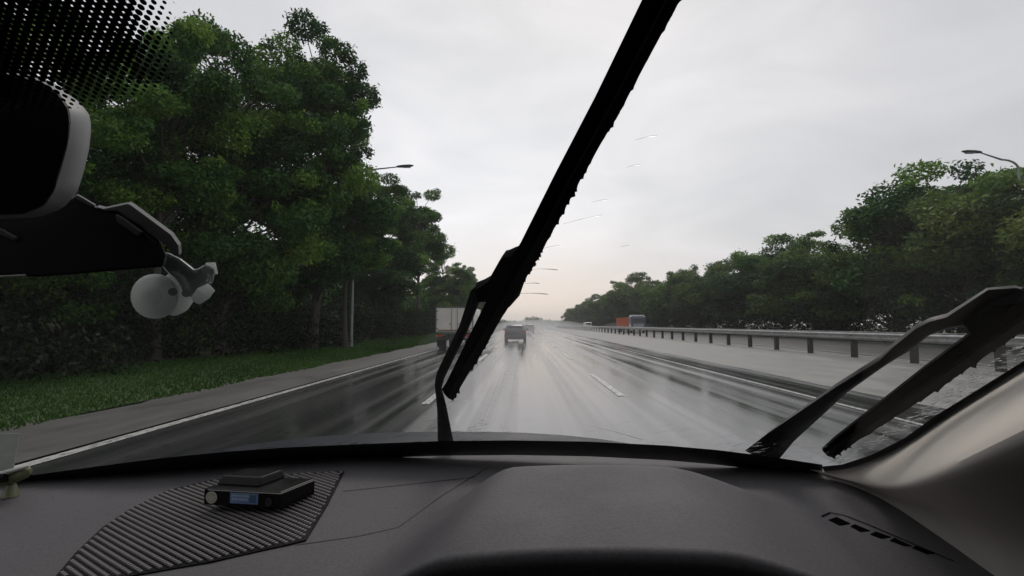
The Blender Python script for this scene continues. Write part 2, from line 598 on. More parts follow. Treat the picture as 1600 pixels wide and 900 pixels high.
def make_tree(name, H, crown_lo, rx, nclump, leafn, leaf, mat, seed, top_flat=0.0, trunk_r=0.28, cr=(0.9, 1.9), lean=0.0):
    """trunk with limbs reaching into the crown's clumps; base at the origin"""
    g = np.random.default_rng(seed)
    root = bpy.data.objects.new(name, None)
    col.objects.link(root)
    zc = (H + crown_lo) / 2
    rz_ = (H - crown_lo) / 2
    cl, tints = [], []
    tries = 0
    while len(cl) < nclump and tries < 4000:
        tries += 1
        q = g.uniform(-1, 1, 3)
        if np.linalg.norm(q) > 1 or np.linalg.norm(q) < 0.30:
            continue
        z = q[2]
        prof_ = 1.0
        if z > 0 and top_flat:
            z = z * (1 - top_flat * (q[0] ** 2 + q[1] ** 2))
        r = g.uniform(*cr) * (1.0 - 0.25 * max(0, z))
        c = np.array([q[0] * (rx - r * 0.5) * prof_, q[1] * (rx - r * 0.5) * prof_, zc + z * (rz_ - r * 0.45)])
        cl.append((c[0] + lean * (c[2] / H), c[1], c[2], r * g.uniform(0.85, 1.25), r * g.uniform(0.85, 1.25), r * g.uniform(0.5, 0.8)))
        tints.append(np.clip(g.normal(0.42, 0.27) + 0.12 * q[2], 0.02, 1.0))  # light from above put into the tint: higher clumps are paler
    # small outlying sprigs that break the outline
    for k in range(int(nclump * 1.1)):
        c = cl[g.integers(len(cl))]
        a = g.normal(size=3)
        a /= np.linalg.norm(a)
        s = g.uniform(0.25, 0.55)
        cl.append((c[0] + a[0] * c[3] * 1.15, c[1] + a[1] * c[4] * 1.15, c[2] + abs(a[2]) * c[5] * 1.25, s, s, s * 0.7))
        tints.append(np.clip(g.normal(0.55, 0.2), 0, 1))
    mb = MB()
    tx, ty = g.normal(size=2) * 0.35
    def trunk(z):
        u = z / H
        return Vector((lean * u + tx * math.sin(u * 3.0), ty * math.sin(u * 3.6), z))
    zt = crown_lo + (H - crown_lo) * 0.72
    zs = [i * zt / 9 for i in range(10)]
    mb.tube([trunk(z) for z in zs], [trunk_r * (1.35 if i == 0 else 1.0) * (1 - 0.82 * i / 9) for i in range(10)], 10)
    for c in cl[:min(nclump, 110)]:
        c3 = Vector(c[:3])
        h = math.hypot(c3.x, c3.y)
        z0 = max(crown_lo * 0.75, min(zt * 0.93, c3.z - 0.55 * h - 0.6))
        a = trunk(z0)
        mid = a.lerp(c3, 0.5) + Vector((0, 0, 0.10 * h)) + Vector(g.normal(size=3) * 0.2)
        r0 = trunk_r * 0.42 * (1 - 0.6 * z0 / H)
        mb.tube([a, a.lerp(mid, 0.5) + Vector((0, 0, -0.05 * h)), mid, c3], [r0, r0 * 0.8, r0 * 0.55, r0 * 0.2], 5)
    mb.build('trunk', m_bark, root, True)
    leaf_obj('crown', mat, cl, tints, leafn, leaf, root, seed)
    return root

def put(o, x, y, s, rz, sz=None, label=None, cat='tree', group=None, name=None):
    o.location = (x, y, 0)
    o.scale = (s, s, sz if sz else s)
    o.rotation_euler = (0, 0, rz)
    tag(o, label, cat, group)

# left wood edge -- prototypes
PL = {
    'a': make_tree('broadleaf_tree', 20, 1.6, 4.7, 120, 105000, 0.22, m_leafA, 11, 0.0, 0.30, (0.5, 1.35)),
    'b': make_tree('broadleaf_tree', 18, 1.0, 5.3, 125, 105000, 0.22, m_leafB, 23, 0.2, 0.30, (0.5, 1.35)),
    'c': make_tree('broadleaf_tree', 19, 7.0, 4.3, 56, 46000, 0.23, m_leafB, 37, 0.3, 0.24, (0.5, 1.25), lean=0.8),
}
PH = {'a': 20.0, 'b': 18.0, 'c': 19.0}
used = set()
def left_tree(kind, X, px, top_py, s_over=None, rz=0.0, label='', wide=1.0):
    Y = X * 0
    d = ray(px, 507)
    Y = X * d.y / d.x
    top = at(px, top_py, Y).z
    s = top / PH[kind]
    o = PL[kind] if kind not in used else copy_tree(PL[kind])
    used.add(kind)
    put(o, X, Y, s * wide, rz, s, label, 'tree', 'trees along the left verge')
    return o
LT = [
    ('c', -10.5, 540, 252, 1.3, 1.1, 'young tree whose leaves hide the upper pole of the left street lamp'),
    ('c', -14.0, -60, -60, 0.4, 1.15, 'tall leafy tree behind the dotted windscreen band, nearest on the left verge'),
    ('b', -16.5, 105, 90, 1.1, 1.0, 'dense dark tree behind the rear-view mirror housing'),
    ('c', -13.6, 245, 0, 2.0, 0.95, 'open airy tree with sky gaps just right of the dotted windscreen band'),
    ('b', -14.0, 345, 22, 2.6, 0.95, 'broad green tree with bright sprays, second tallest top on the left verge'),
    ('a', -11.9, 487, 32, 0.3, 1.0, 'tallest dense tree on the left, directly left of the left street lamp'),
    ('a', -14.5, 585, 262, 4.0, 1.25, 'shorter rounded tree just behind the left street lamp arm'),
    ('c', -13.6, 652, 290, 5.1, 1.15, 'spreading tree with flat leaning top beyond the left street lamp'),
    ('b', -14.2, 693, 388, 0.9, 1.2, 'rounded pale green tree above the white box lorry'),
    ('a', -14.4, 722, 412, 1.9, 1.2, 'smaller hazy tree right of the lorry, behind the wiper arm'),
    ('b', -14.6, 741, 438, 3.3, 1.3, 'hazy distant tree showing inside the wiper loop'),
    ('a', -14.6, 757, 452, 4.4, 1.4, 'farthest faint tree at the end of the left wood edge'),
]
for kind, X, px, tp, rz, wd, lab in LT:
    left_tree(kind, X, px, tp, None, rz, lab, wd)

# wood behind, undergrowth: nobody could count these
def mass(name, x0, x1, y0, y1, hfun, n, leaf, mat, seed, cr=(0.8, 1.8), dens=1.0, power=1.6):
    g = np.random.default_rng(seed)
    cl, ti = [], []
    N = int(dens)
    for i in range(N):
        t = g.random() ** power
        y = y0 + (y1 - y0) * t
        x = g.uniform(x0, x1)
        H = hfun(x, y)
        z = g.uniform(0, 1) * H
        r = g.uniform(*cr)
        z = max(r * 0.4, min(z, H - r * 0.4))
        cl.append((x, y, z, r * 1.1, r * 1.3, r * 0.8))
        ti.append(np.clip(g.normal(0.38, 0.22), 0, 1))
    return tag(leaf_obj(name, mat, cl, ti, n, leaf, None, seed), kind='stuff')
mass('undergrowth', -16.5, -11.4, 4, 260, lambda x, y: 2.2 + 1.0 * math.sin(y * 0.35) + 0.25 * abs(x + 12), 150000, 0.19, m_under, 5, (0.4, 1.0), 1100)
mass('forest', -34, -18, 2, 330, lambda x, y: 8.0 + 2.0 * math.sin(y * 0.21 + x), 150000, 0.62, m_leafA, 6, (1.3, 2.6), 950)

# right row: spreading trees beyond the far carriageway
PR = {
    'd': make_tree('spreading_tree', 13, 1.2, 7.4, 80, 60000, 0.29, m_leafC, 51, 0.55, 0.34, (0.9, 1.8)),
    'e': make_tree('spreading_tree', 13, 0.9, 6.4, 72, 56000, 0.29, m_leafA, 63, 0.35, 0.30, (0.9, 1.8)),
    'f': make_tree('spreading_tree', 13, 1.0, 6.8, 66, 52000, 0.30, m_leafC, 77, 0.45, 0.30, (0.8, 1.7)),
}
sil = [(860, 500), (880, 487), (905, 468), (950, 450), (985, 424), (1020, 428), (1050, 420), (1100, 400), (1150, 382), (1180, 360), (1215, 376),
       (1250, 378), (1290, 366), (1330, 345), (1370, 304), (1420, 300), (1460, 285), (1500, 275), (1540, 258), (1600, 255), (1720, 235)]
def sil_y(px):
    for (a, b), (c, d) in zip(sil, sil[1:]):
        if a <= px <= c:
            return b + (d - b) * (px - a) / (c - a)
    return sil[-1][1] if px > 1600 else 500
Ys = [24, 31, 38.5, 47, 56.5, 67, 79, 92, 106, 122, 140, 161, 185, 215, 250, 295, 350]
ordn = ['first', 'second', 'third', 'fourth', 'fifth', 'sixth', 'seventh', 'eighth', 'ninth', 'tenth', 'eleventh', 'twelfth', 'thirteenth', 'fourteenth', 'fifteenth', 'sixteenth', 'seventeenth']
usedR = set()
for i, Y in enumerate(Ys):
    X = 33.0 + (0.8 if i % 2 else -0.6)
    px = 818 + X * 800 / Y
    k = 'dfe'[i % 3] if i > 1 else 'd'
    o = PR[k] if k not in usedR else copy_tree(PR[k])
    usedR.add(k)
    top = at(min(px, 1700), sil_y(px - 0.40 * 7.0 * 800 / Y) + 2, Y).z
    s = top / 13.0
    lab = {0: 'spreading tree at the right edge, nearest in the row beyond the far carriageway',
           1: 'broad olive tree behind the curved right street lamp',
           2: 'wide spreading tree with sky gaps left of the right street lamp',
           5: 'peaked tree rising above its neighbours midway along the right row',
           8: 'tree in the right row standing right of the orange truck',
           16: 'farthest faint tree at the hazy end of the right row'}.get(i, 'dark spreading tree, %s from the right edge in the row beyond the crash barrier' % ordn[i])
    s *= 1.22 if i < 3 else 1.03
    put(o, X, Y, max(s, 0.85) * 1.22, i * 1.7, s, lab, 'tree', 'trees beyond the far carriageway')
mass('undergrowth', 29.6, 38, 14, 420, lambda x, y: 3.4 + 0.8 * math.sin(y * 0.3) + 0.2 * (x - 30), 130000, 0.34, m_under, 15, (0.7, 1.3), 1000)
# hazy woods closing the view
mass('distant_treeline', -140, 240, 520, 640, lambda x, y: 6 + 3 * math.sin(x * 0.13) * math.sin(x * 0.041 + 1), 30000, 1.6, m_leafC, 19, (2, 4), 520, 1.0)

# grass on the verge
def grass():
    g = np.random.default_rng(3)
    n = 110000
    y = 4 + 90 * g.random(n) ** 1.7
    x = g.uniform(-13.2, -6.75, n) + 0.1 * np.sin(y * 1.3)
    p = np.stack([x, y, np.full(n, 0.015)], 1)
    h = (0.035 + 0.07 * g.random(n) ** 2) * np.where(x < -11.8, 1.6, 1.0)
    a = g.uniform(0, 6.283, n)
    wv = 0.012 + y * 0.0006
    b = np.stack([np.cos(a), np.sin(a), np.zeros(n)], 1) * wv[:, None]
    ln = g.normal(size=(n, 2)) * 0.4 * h[:, None]
    tip = p + np.stack([ln[:, 0], ln[:, 1], h], 1)
    v = np.stack([p - b, p + b, tip], 1)
    me = bpy.data.meshes.new('grass')
    me.vertices.add(n * 3)
    me.vertices.foreach_set('co', v.reshape(-1).astype(np.float32))
    me.loops.add(n * 3)
    me.loops.foreach_set('vertex_index', np.arange(n * 3, dtype=np.int32))
    me.polygons.add(n)
    me.polygons.foreach_set('loop_start', np.arange(0, n * 3, 3, dtype=np.int32))
    me.update(calc_edges=True)
    t = me.attributes.new('tint', 'FLOAT', 'FACE')
    patch = 0.5 + 0.25 * np.sin(x * 1.7 + y * 0.4) + 0.2 * np.sin(y * 0.9 + x)
    t.data.foreach_set('value', np.clip(patch * 0.6 + g.random(n) * 0.4, 0, 1).astype(np.float32))
    me.materials.append(m_grass)
    o = bpy.data.objects.new('grass', me)
    col.objects.link(o)
    tag(o, kind='stuff')
grass()

# ================================================================== street lamps
def street_lamp(x, y, H, reach, side, label, rise=0.5, grp='street lamps'):
    t = thing('street_lamp', label, 'street lamp', (x, y, 0), group=grp)
    mb = MB()
    mb.tube([(0, 0, 0), (0, 0, 0.4), (0, 0, H - 1.0)], [0.13, 0.105, 0.06], 10)
    mb.build('pole', m_pole, t, True)
    mb = MB()
    pts = []
    for i in range(9):
        u = i / 8
        a = u * math.pi / 2
        pts.append((side * 0.9 * (1 - math.cos(a)), 0, H - 1.0 + (1.0 - rise * 0.5) * math.sin(a)))
    e = pts[-1]
    pts.append((side * reach, 0, H - 0.02))
    mb.tube(pts, [0.055] * 9 + [0.035], 8)
    mb.build('arm', m_pole, t, True)
    mb = MB()
    hx = side * (reach + 0.45)
    rings = []
    for u, wd, hh in ((-0.55, 0.05, 0.04), (-0.45, 0.11, 0.07), (-0.1, 0.17, 0.09), (0.3, 0.16, 0.08), (0.52, 0.09, 0.04)):
        rings.append([Vector((hx + side * u, wd * math.cos(k * math.pi / 4), H + 0.03 + u * 0.06 + hh * math.sin(k * math.pi / 4))) for k in range(8)])
    mb.loft(rings)
    hd = mb.build('lamp_head', m_lamp, t, True)
    mb = MB()
    mb.box((hx + side * 0.1, 0, H - 0.052), (0.5, 0.2, 0.03))
    mb.build('lens', m_lens, hd, bevel=0.01)
    mb = MB()
    mb.box((0, 0, 0.03), (0.4, 0.4, 0.06))
    mb.build('base_plate', m_pole, t)
    return t
street_lamp(-10.7, 31.7, 11.4, 2.75, 1, 'slender grey street lamp on the left grass verge, half hidden by leaves', 0.4)
street_lamp(28.25, 29.3, 11.25, 2.1, -1, 'street lamp with curved arm above the trees at the right edge', 0.9)

# ================================================================== vehicles
def wheel(parent, c, r, wd):
    mb = MB()
    rings = []
    for u, rr in ((-0.5, 0.82), (-0.42, 0.98), (-0.2, 1.0), (0.2, 1.0), (0.42, 0.98), (0.5, 0.82)):
        rings.append([Vector((c[0] + u * wd, c[1] + rr * r * math.cos(k * math.pi / 10), c[2] + rr * r * math.sin(k * math.pi / 10))) for k in range(20)])
    mb.loft(rings)
    wh = mb.build('wheel', m_tyre, parent, True)
    mb = MB()
    mb.cyl(c, (1, 0, 0), r * 0.6, wd * 1.04, 16)
    mb.build('rim', m_rim, wh, True)
    return wh
def paint(name, c, rough=0.3):
    return plain(name, c, rough, 0.0, 0.06, 2.0, coat=0.4)

m_cream = plain('cream_box_panel', (0.62, 0.59, 0.53), 0.5, var=0.08, scale=1.5)
m_creamrust = plain('rusty_sill', (0.22, 0.15, 0.10), 0.8, var=0.4, scale=9)
m_frame = plain('box_frame_grey', (0.13, 0.13, 0.125), 0.55)
m_chassis = plain('chassis_dark', (0.045, 0.045, 0.048), 0.7, var=0.3)
m_redl = plain('red_lamp', (0.35, 0.02, 0.015), 0.2)
m_amber = plain('amber_lamp', (0.5, 0.18, 0.02), 0.25)
m_plate = plain('number_plate', (0.03, 0.03, 0.03), 0.4)
m_white = paint('white_paint', (0.72, 0.73, 0.73))

def box_lorry(x, y):
    t = thing('box_lorry', 'white box lorry with cream rear doors driving in the left lane', 'lorry', (x, y, 0))
    W, L, z0, z1 = 2.08, 4.6, 0.98, 2.33
    mb = MB()
    mb.box((0, L / 2, (z0 + z1) / 2), (W, L, z1 - z0))
    mb.build('cargo_box', m_white, t, bevel=0.02)
    mb = MB()
    for sx in (-1, 1):
        mb.box((sx * (W / 2 - 0.03), -0.022, (z0 + z1) / 2), (0.06, 0.04, z1 - z0 + 0.04))
    mb.box((0, -0.022, z1 + 0.005), (W - 0.12, 0.04, 0.07))
    mb.box((0, -0.022, z0 - 0.01), (W - 0.12, 0.04, 0.08))
    mb.build('rear_frame', m_frame, t, bevel=0.006)
    for sx in (-1, 1):
        mb = MB()
        mb.box((sx * (W / 4 - 0.02), -0.018, (z0 + z1) / 2 + 0.01), (W / 2 - 0.085, 0.03, z1 - z0 - 0.11))
        dr = mb.build('rear_door', m_cream, t, bevel=0.006)
        mb = MB()
        mb.tube([(sx * 0.16, -0.05, z0 + 0.06), (sx * 0.16, -0.05, z1 - 0.05)], 0.014, 8)
        mb.box((sx * 0.22, -0.052, z0 + 0.45), (0.14, 0.02, 0.03))
        mb.build('lock_rod', m_frame, dr)
        for z in (z0 + 0.2, (z0 + z1) / 2, z1 - 0.2):
            mb = MB()
            mb.box((sx * (W / 2 - 0.1), -0.043, z), (0.1, 0.02, 0.05))
            mb.build('hinge', m_frame, dr)
    mb = MB()
    mb.box((0, -0.045, z0 + 0.10), (W - 0.3, 0.012, 0.07))
    mb.build('rusty_sill', m_creamrust, t)
    mb = MB()
    for sx in (-0.4, 0.4):
        mb.box((sx, 2.6, 0.76), (0.09, 5.9, 0.18))
    for k in range(5):
        mb.box((0, 0.2 + k, 0.80), (0.8, 0.08, 0.10))
    mb.build('chassis', m_chassis, t)
    mb = MB()
    mb.box((0, -0.01, 0.62), (1.9, 0.09, 0.13))
    mb.build('bumper', m_chassis, t, bevel=0.01)
    for sx in (-1, 1):
        mb = MB()
        mb.box((sx * 0.76, -0.065, 0.79), (0.30, 0.05, 0.11))
        tl = mb.build('tail_lamp', m_redl, t, bevel=0.008)
        mb = MB()
        mb.box((sx * 0.95, -0.065, 0.79), (0.075, 0.05, 0.11))
        mb.build('indicator', m_amber, tl)
        mb = MB()
        mb.box((sx * 0.78, 0.5, 0.42), (0.5, 0.015, 0.5))
        mb.build('mud_flap', m_black, t)
        wheel(t, (sx * 0.80, 1.05, 0.37), 0.37, 0.40)
        wheel(t, (sx * 0.85, 4.9, 0.37), 0.37, 0.22)
    mb = MB()
    mb.box((0, -0.065, 0.79), (0.50, 0.02, 0.14))
    mb.build('number_plate', m_plate, t)
    # cab ahead of the box
    mb = MB()
    prof2 = [(L + 0.1, 0.62), (L + 1.75, 0.62), (L + 1.75, 1.2), (L + 1.45, 2.02), (L + 1.2, 2.12), (L + 0.1, 2.12)]
    mb.prism([Vector((-0.92, a, b)) for a, b in prof2], Vector((1.84, 0, 0)))
    cab = mb.build('cab', m_white, t, bevel=0.05)
    for sx in (-1, 1):
        mb = MB()
        mb.prism([Vector((sx * 0.925, a, b)) for a, b in ((L + 0.45, 1.3), (L + 1.55, 1.3), (L + 1.34, 1.95), (L + 0.45, 1.95))], Vector((sx * 0.008, 0, 0)))
        mb.build('window', m_dglass, cab)
    mb = MB()
    mb.tube([(0.9, L + 1.6, 1.6), (1.12, L + 1.65, 1.62)], 0.015, 6)
    mb.box((1.12, L + 1.65, 1.5), (0.06, 0.1, 0.32))
    mb.build('wing_mirror', m_blackp, cab, bevel=0.01)
    return t
box_lorry(-3.78, 28.0)

def passenger_car(x, y, label, mat, tall=1.0, rz=0.0, name='car', cat='car', L=4.2, W=1.74, H=1.46, group=None):
    t = thing(name, label, cat, (x, y, 0), rz, group)
    # lofted body: sections along the length (rear y=0)
    def sec(yy, zl, zb, zs, zr, wl, wr):
        pts = [(-wl * 0.86, zl), (-wl, zl + 0.14), (-wl * 1.0, zb), (-wl * 0.965, zs), (-wr, zr - 0.05), (-wr * 0.86, zr)]
        pts = pts + [(-a, b) for a, b in reversed(pts)]
        return [Vector((a, yy, b)) for a, b in pts]
    h = W / 2
    S = [sec(0.00, 0.34, 0.55, 0.80, 0.92, h * 0.90, h * 0.72),
         sec(0.08, 0.26, 0.55, 0.86, 1.02, h * 0.97, h * 0.76),
         sec(0.45, 0.22, 0.55, 0.92, H - 0.10, h, h * 0.70),
         sec(0.85, 0.20, 0.55, 0.93, H, h, h * 0.71),
         sec(1.9, 0.20, 0.55, 0.92, H, h, h * 0.72),
         sec(2.55, 0.20, 0.55, 0.90, H - 0.12, h, h * 0.70),
         sec(3.15, 0.20, 0.55, 0.88, 0.98, h, h * 0.80),
         sec(L - 0.3, 0.22, 0.52, 0.74, 0.82, h * 0.97, h * 0.8),
         sec(L, 0.30, 0.48, 0.60, 0.66, h * 0.82, h * 0.7)]
    mb = MB()
    mb.loft(S)
    mb.build('body', mat, t, True, angle=50)
    mb = MB()
    mb.prism([Vector((-h * 0.63, 0.145, 1.03)), Vector((h * 0.63, 0.145, 1.03)), Vector((h * 0.60, 0.42, H - 0.14)), Vector((-h * 0.60, 0.42, H - 0.14))], Vector((0, -0.035, 0.01)))
    mb.build('rear_window', m_dglass, t)
    for sx in (-1, 1):
        mb = MB()
        mb.prism([Vector((sx * h * 0.965, 0.7, 0.95)), Vector((sx * h * 0.965, 2.75, 0.95)), Vector((sx * h * 0.76, 2.35, H - 0.1)), Vector((sx * h * 0.74, 0.8, H - 0.08))], Vector((sx * 0.02, 0, 0.005)))
        mb.build('side_window', m_dglass, t)
        mb = MB()
        mb.box((sx * h * 0.83, 0.03, 0.84), (0.22, 0.10, 0.26))
        mb.build('tail_lamp', m_redl, t, bevel=0.02)
        mb = MB()
        mb.box((sx * (h + 0.09), 2.55, 1.0), (0.18, 0.10, 0.13))
        mb.build('wing_mirror', mat, t, bevel=0.02)
        wheel(t, (sx * (h - 0.11), 0.75, 0.31), 0.31, 0.21)
        wheel(t, (sx * (h - 0.11), L - 0.85, 0.31), 0.31, 0.21)
    mb = MB()
    mb.box((0, -0.02, 0.42), (W * 0.90, 0.14, 0.20))
    mb.build('bumper', mat, t, bevel=0.04)
    mb = MB()
    mb.box((0, -0.015, 0.74), (0.5, 0.02, 0.12))
    mb.build('number_plate', m_plate, t)
    return t
m_carred = paint('maroon_grey_paint', (0.055, 0.050, 0.056))
m_cardk = paint('dusky_red_paint', (0.17, 0.07, 0.065))
m_carw = paint('van_white', (0.62, 0.63, 0.62))
passenger_car(-0.66, 40.5, 'dark grey hatchback with red tail lamps straight ahead in the middle lane', m_carred, H=1.43, name='hatchback')
passenger_car(0.95, 88, 'smaller far car just right of and beyond the dark grey hatchback', m_cardk, H=1.48, name='hatchback')

def van(x, y, label, mat):
    t = thing('van', label, 'van', (x, y, 0), math.pi)
    L, W, H = 4.8, 1.8, 2.0
    side = [(0, 0.35), (0, 1.7), (0.12, 1.95), (0.5, H), (3.5, H), (3.9, 1.9), (4.55, 1.15), (4.75, 1.0), (L, 0.5), (L, 0.35)]
    mb = MB()
    mb.prism([Vector((-W / 2, a, b)) for a, b in side], Vector((W, 0, 0)))
    mb.build('body', mat, t, bevel=0.07)
    mb = MB()
    mb.prism([Vector((-0.74, 3.96, 1.86)), Vector((0.74, 3.96, 1.86)), Vector((0.80, 4.54, 1.20)), Vector((-0.80, 4.54, 1.20))], Vector((0, 0.03, 0.03)))
    mb.build('windscreen', m_dglass, t)
    for sx in (-1, 1):
        mb = MB()
        mb.prism([Vector((sx * 0.90, a, b)) for a, b in ((0.5, 1.25), (4.2, 1.25), (3.8, 1.78), (0.5, 1.78))], Vector((sx * 0.012, 0, 0)))
        mb.build('side_window', m_dglass, t)
        mb = MB()
        mb.box((sx * 0.68, L - 0.03, 0.75), (0.3, 0.1, 0.18))
        mb.build('headlight', m_lens, t, bevel=0.02)
        wheel(t, (sx * 0.8, 0.9, 0.33), 0.33, 0.2)
        wheel(t, (sx * 0.8, 3.9, 0.33), 0.33, 0.2)
    return t
van(17.6, 139 + 4.8, 'pale van on the far carriageway, left of the orange truck', m_carw)
van(17.8, 270 + 4.8, 'faint white van farthest along the far carriageway', m_carw)

m_orange = plain('orange_cargo', (0.52, 0.12, 0.035), 0.55, var=0.15, scale=1.0)
m_blue = paint('blue_cab', (0.028, 0.06, 0.13))
def orange_truck(x, y, rz):
    t = thing('cargo_truck', 'orange cargo truck with blue and white cab on the far carriageway', 'truck', (x, y, 0), rz)
    # local: front at y=0 facing -y, extends +y
    mb = MB()
    side = [(0.0, 0.55), (0.0, 1.45), (0.22, 2.62), (0.5, 2.78), (2.0, 2.78), (2.0, 0.55)]
    mb.prism([Vector((-1.2, a, b)) for a, b in side], Vector((2.4, 0, 0)))
    cab = mb.build('cab', m_blue, t, bevel=0.06)
    mb = MB()
    mb.prism([Vector((-1.05, 0.02, 1.62)), Vector((1.05, 0.02, 1.62)), Vector((0.98, 0.17, 2.45)), Vector((-0.98, 0.17, 2.45))], Vector((0, -0.03, 0.0)))
    mb.build('windscreen', m_dglass, cab)
    mb = MB()
    mb.box((0, 1.2, 2.86), (2.1, 1.5, 0.18))
    mb.build('roof_deflector', m_white, cab, bevel=0.04)
    for sx in (-1, 1):
        mb = MB()
        mb.prism([Vector((sx * 1.2, a, b)) for a, b in ((0.3, 1.6), (1.4, 1.6), (1.4, 2.45), (0.42, 2.45))], Vector((sx * 0.01, 0, 0)))
        mb.build('side_window', m_dglass, cab)
        mb = MB()
        mb.box((sx * 1.203, 1.0, 1.05), (0.012, 1.7, 0.75))
        mb.build('door', m_white, cab)
        mb = MB()
        mb.box((sx * 0.9, -0.02, 0.85), (0.35, 0.06, 0.2))
        mb.build('headlight', m_lens, cab, bevel=0.02)
    for z in (1.05, 1.25, 1.45):
        mb = MB()
        mb.box((0, -0.02, z), (1.7, 0.04, 0.09))
        mb.build('grille_bar', m_white, cab)
    mb = MB()
    mb.box((0, 0.0, 0.58), (2.4, 0.2, 0.3))
    mb.build('bumper', m_white, cab, bevel=0.03)
    mb = MB()
    mb.box((0, 9.0, 1.75), (2.4, 13.0, 1.75))
    for k in range(22):
        for sx in (-1, 1):
            mb.box((sx * 1.215, 2.8 + k * 0.59, 1.75), (0.05, 0.12, 1.7))
    mb.build('cargo_body', m_orange, t)
    mb = MB()
    mb.box((0, 8.5, 0.75), (1.0, 14.5, 0.22))
    mb.build('chassis', m_chassis, t)
    for sx in (-1, 1):
        for yy in (1.0, 4.2, 11.5, 12.7, 13.9):
            wheel(t, (sx * 1.0, yy, 0.5), 0.5, 0.32)
    return t
orange_truck(18.7, 84, R(-1.5))

# ================================================================== OUR CAR (seen from the driver's seat)
m_dash = Mat('dashboard_plastic')
_f1 = m_dash.noise(5, 7, None, 0.65)
_f2 = m_dash.noise(260, 3)
_f3 = m_dash.noise(90, 6, None, 0.7)
_mx = m_dash.n('ShaderNodeMix', data_type='RGBA', blend_type='MULTIPLY')
_mx.inputs['Factor'].default_value = 0.8
m_dash.l(m_dash.ramp(_f1, [(0.3, (0.084, 0.079, 0.084)), (0.7, (0.104, 0.099, 0.104))]), _mx.inputs['A'])
m_dash.l(m_dash.ramp(_f2, [(0.35, (0.80, 0.80, 0.80)), (0.65, (1.08, 1.08, 1.08))]), _mx.inputs['B'])
_dust = m_dash.n('ShaderNodeMix', data_type='RGBA')
m_dash.l(m_dash.maprange(_f3, 0.66, 0.74, 0.0, 0.35), _dust.inputs['Factor'])
m_dash.l(_mx.outputs['Result'], _dust.inputs['A'])
_dust.inputs['B'].default_value = (0.20, 0.19, 0.18, 1)
m_dash.l(_dust.outputs['Result'], m_dash.b.inputs['Base Color'])
m_dash.l(m_dash.maprange(_f1, 0.3, 0.7, 0.5, 0.72), m_dash.b.inputs['Roughness'])
m_dash.b.inputs['Specular IOR Level'].default_value = 0.3
m_dash.bump(_f2, 0.45, 0.0008)
m_dash = m_dash.m
m_trim = Mat('pillar_trim_fabric')
_f1 = m_trim.noise(14, 5)
m_trim.l(m_trim.ramp(_f1, [(0.3, (0.64, 0.59, 0.53)), (0.7, (0.69, 0.64, 0.58))]), m_trim.b.inputs['Base Color'])
m_trim.b.inputs['Roughness'].default_value = 0.85
m_trim.bump(m_trim.noise(700, 2), 0.3, 0.0006)
m_trim = m_trim.m
m_dark = plain('cabin_dark_trim', (0.030, 0.026, 0.026), 0.8, var=0.15, scale=4)
m_headliner = plain('headliner', (0.16, 0.15, 0.14), 0.9, var=0.05, scale=6)
m_carbody = plain('car_body_paint', (0.012, 0.015, 0.022), 0.45, spec=0.25)
m_seal = plain('seal_rubber', (0.008, 0.008, 0.009), 0.45, scale=15)
m_glass = glass_mat('windscreen_glass', (0.95, 0.96, 0.955), 0.30)
m_drop = Mat('water')
m_drop.b.inputs['Base Color'].default_value = (1, 1, 1, 1)
m_drop.b.inputs['Transmission Weight'].default_value = 1.0
m_drop.b.inputs['IOR'].default_value = 1.33
m_drop.b.inputs['Roughness'].default_value = 0.02
m_drop.b.inputs['Base Color'].default_value = (0.5, 0.5, 0.51, 1)  # grey tint stands in for dark surroundings refracted by the water
m_drop = m_drop.m

car = thing('car', 'own car seen from the driver seat, grey dashboard and wipers in front', 'car', (-0.36, -0.5, 0))

# --- windscreen
def glass_grid(x0, x1, z0f, z1f, nx, nz, off=0.0):
    vs, fs = [], []
    for i in range(nx + 1):
        x = x0 + (x1 - x0) * i / nx
        for j in range(nz + 1):
            z = z0f + (z1f - z0f) * j / nz
            p = Vector((x, glass_y(x, z), z)) + GN * off
            vs.append(p)
    for i in range(nx):
        for j in range(nz):
            a = i * (nz + 1) + j
            fs.append((a, a + nz + 1, a + nz + 2, a + 1))
    return vs, fs
mb = MB()
mb.add(*glass_grid(-1.12, 0.72, 1.135, 1.60, 40, 16))
ws = mb.build('windscreen', m_glass, car, True, world=True)

# black band along the foot of the glass, on its inner side
def glass_ribbon(pairs, off):
    """pairs: ((px,py),(px,py)) across the ribbon"""
    mb = MB()
    for a, b in pairs:
        mb.v += [tuple(on_glass(*a, off)), tuple(on_glass(*b, off))]
    for i in range(len(pairs) - 1):
        mb.f.append((2 * i, 2 * i + 1, 2 * i + 3, 2 * i + 2))
    return mb
foot = [(-120, 764), (-40, 752), (60, 742), (150, 730), (250, 717), (350, 707), (450, 700), (560, 695), (690, 690), (800, 689), (920, 691),
        (1040, 697), (1120, 704), (1200, 714), (1285, 727)]
mb = glass_ribbon([((x, y - 1), (x, y + 22)) for x, y in foot], -0.002)
mb.build('frit_band', m_seal, ws, world=True)
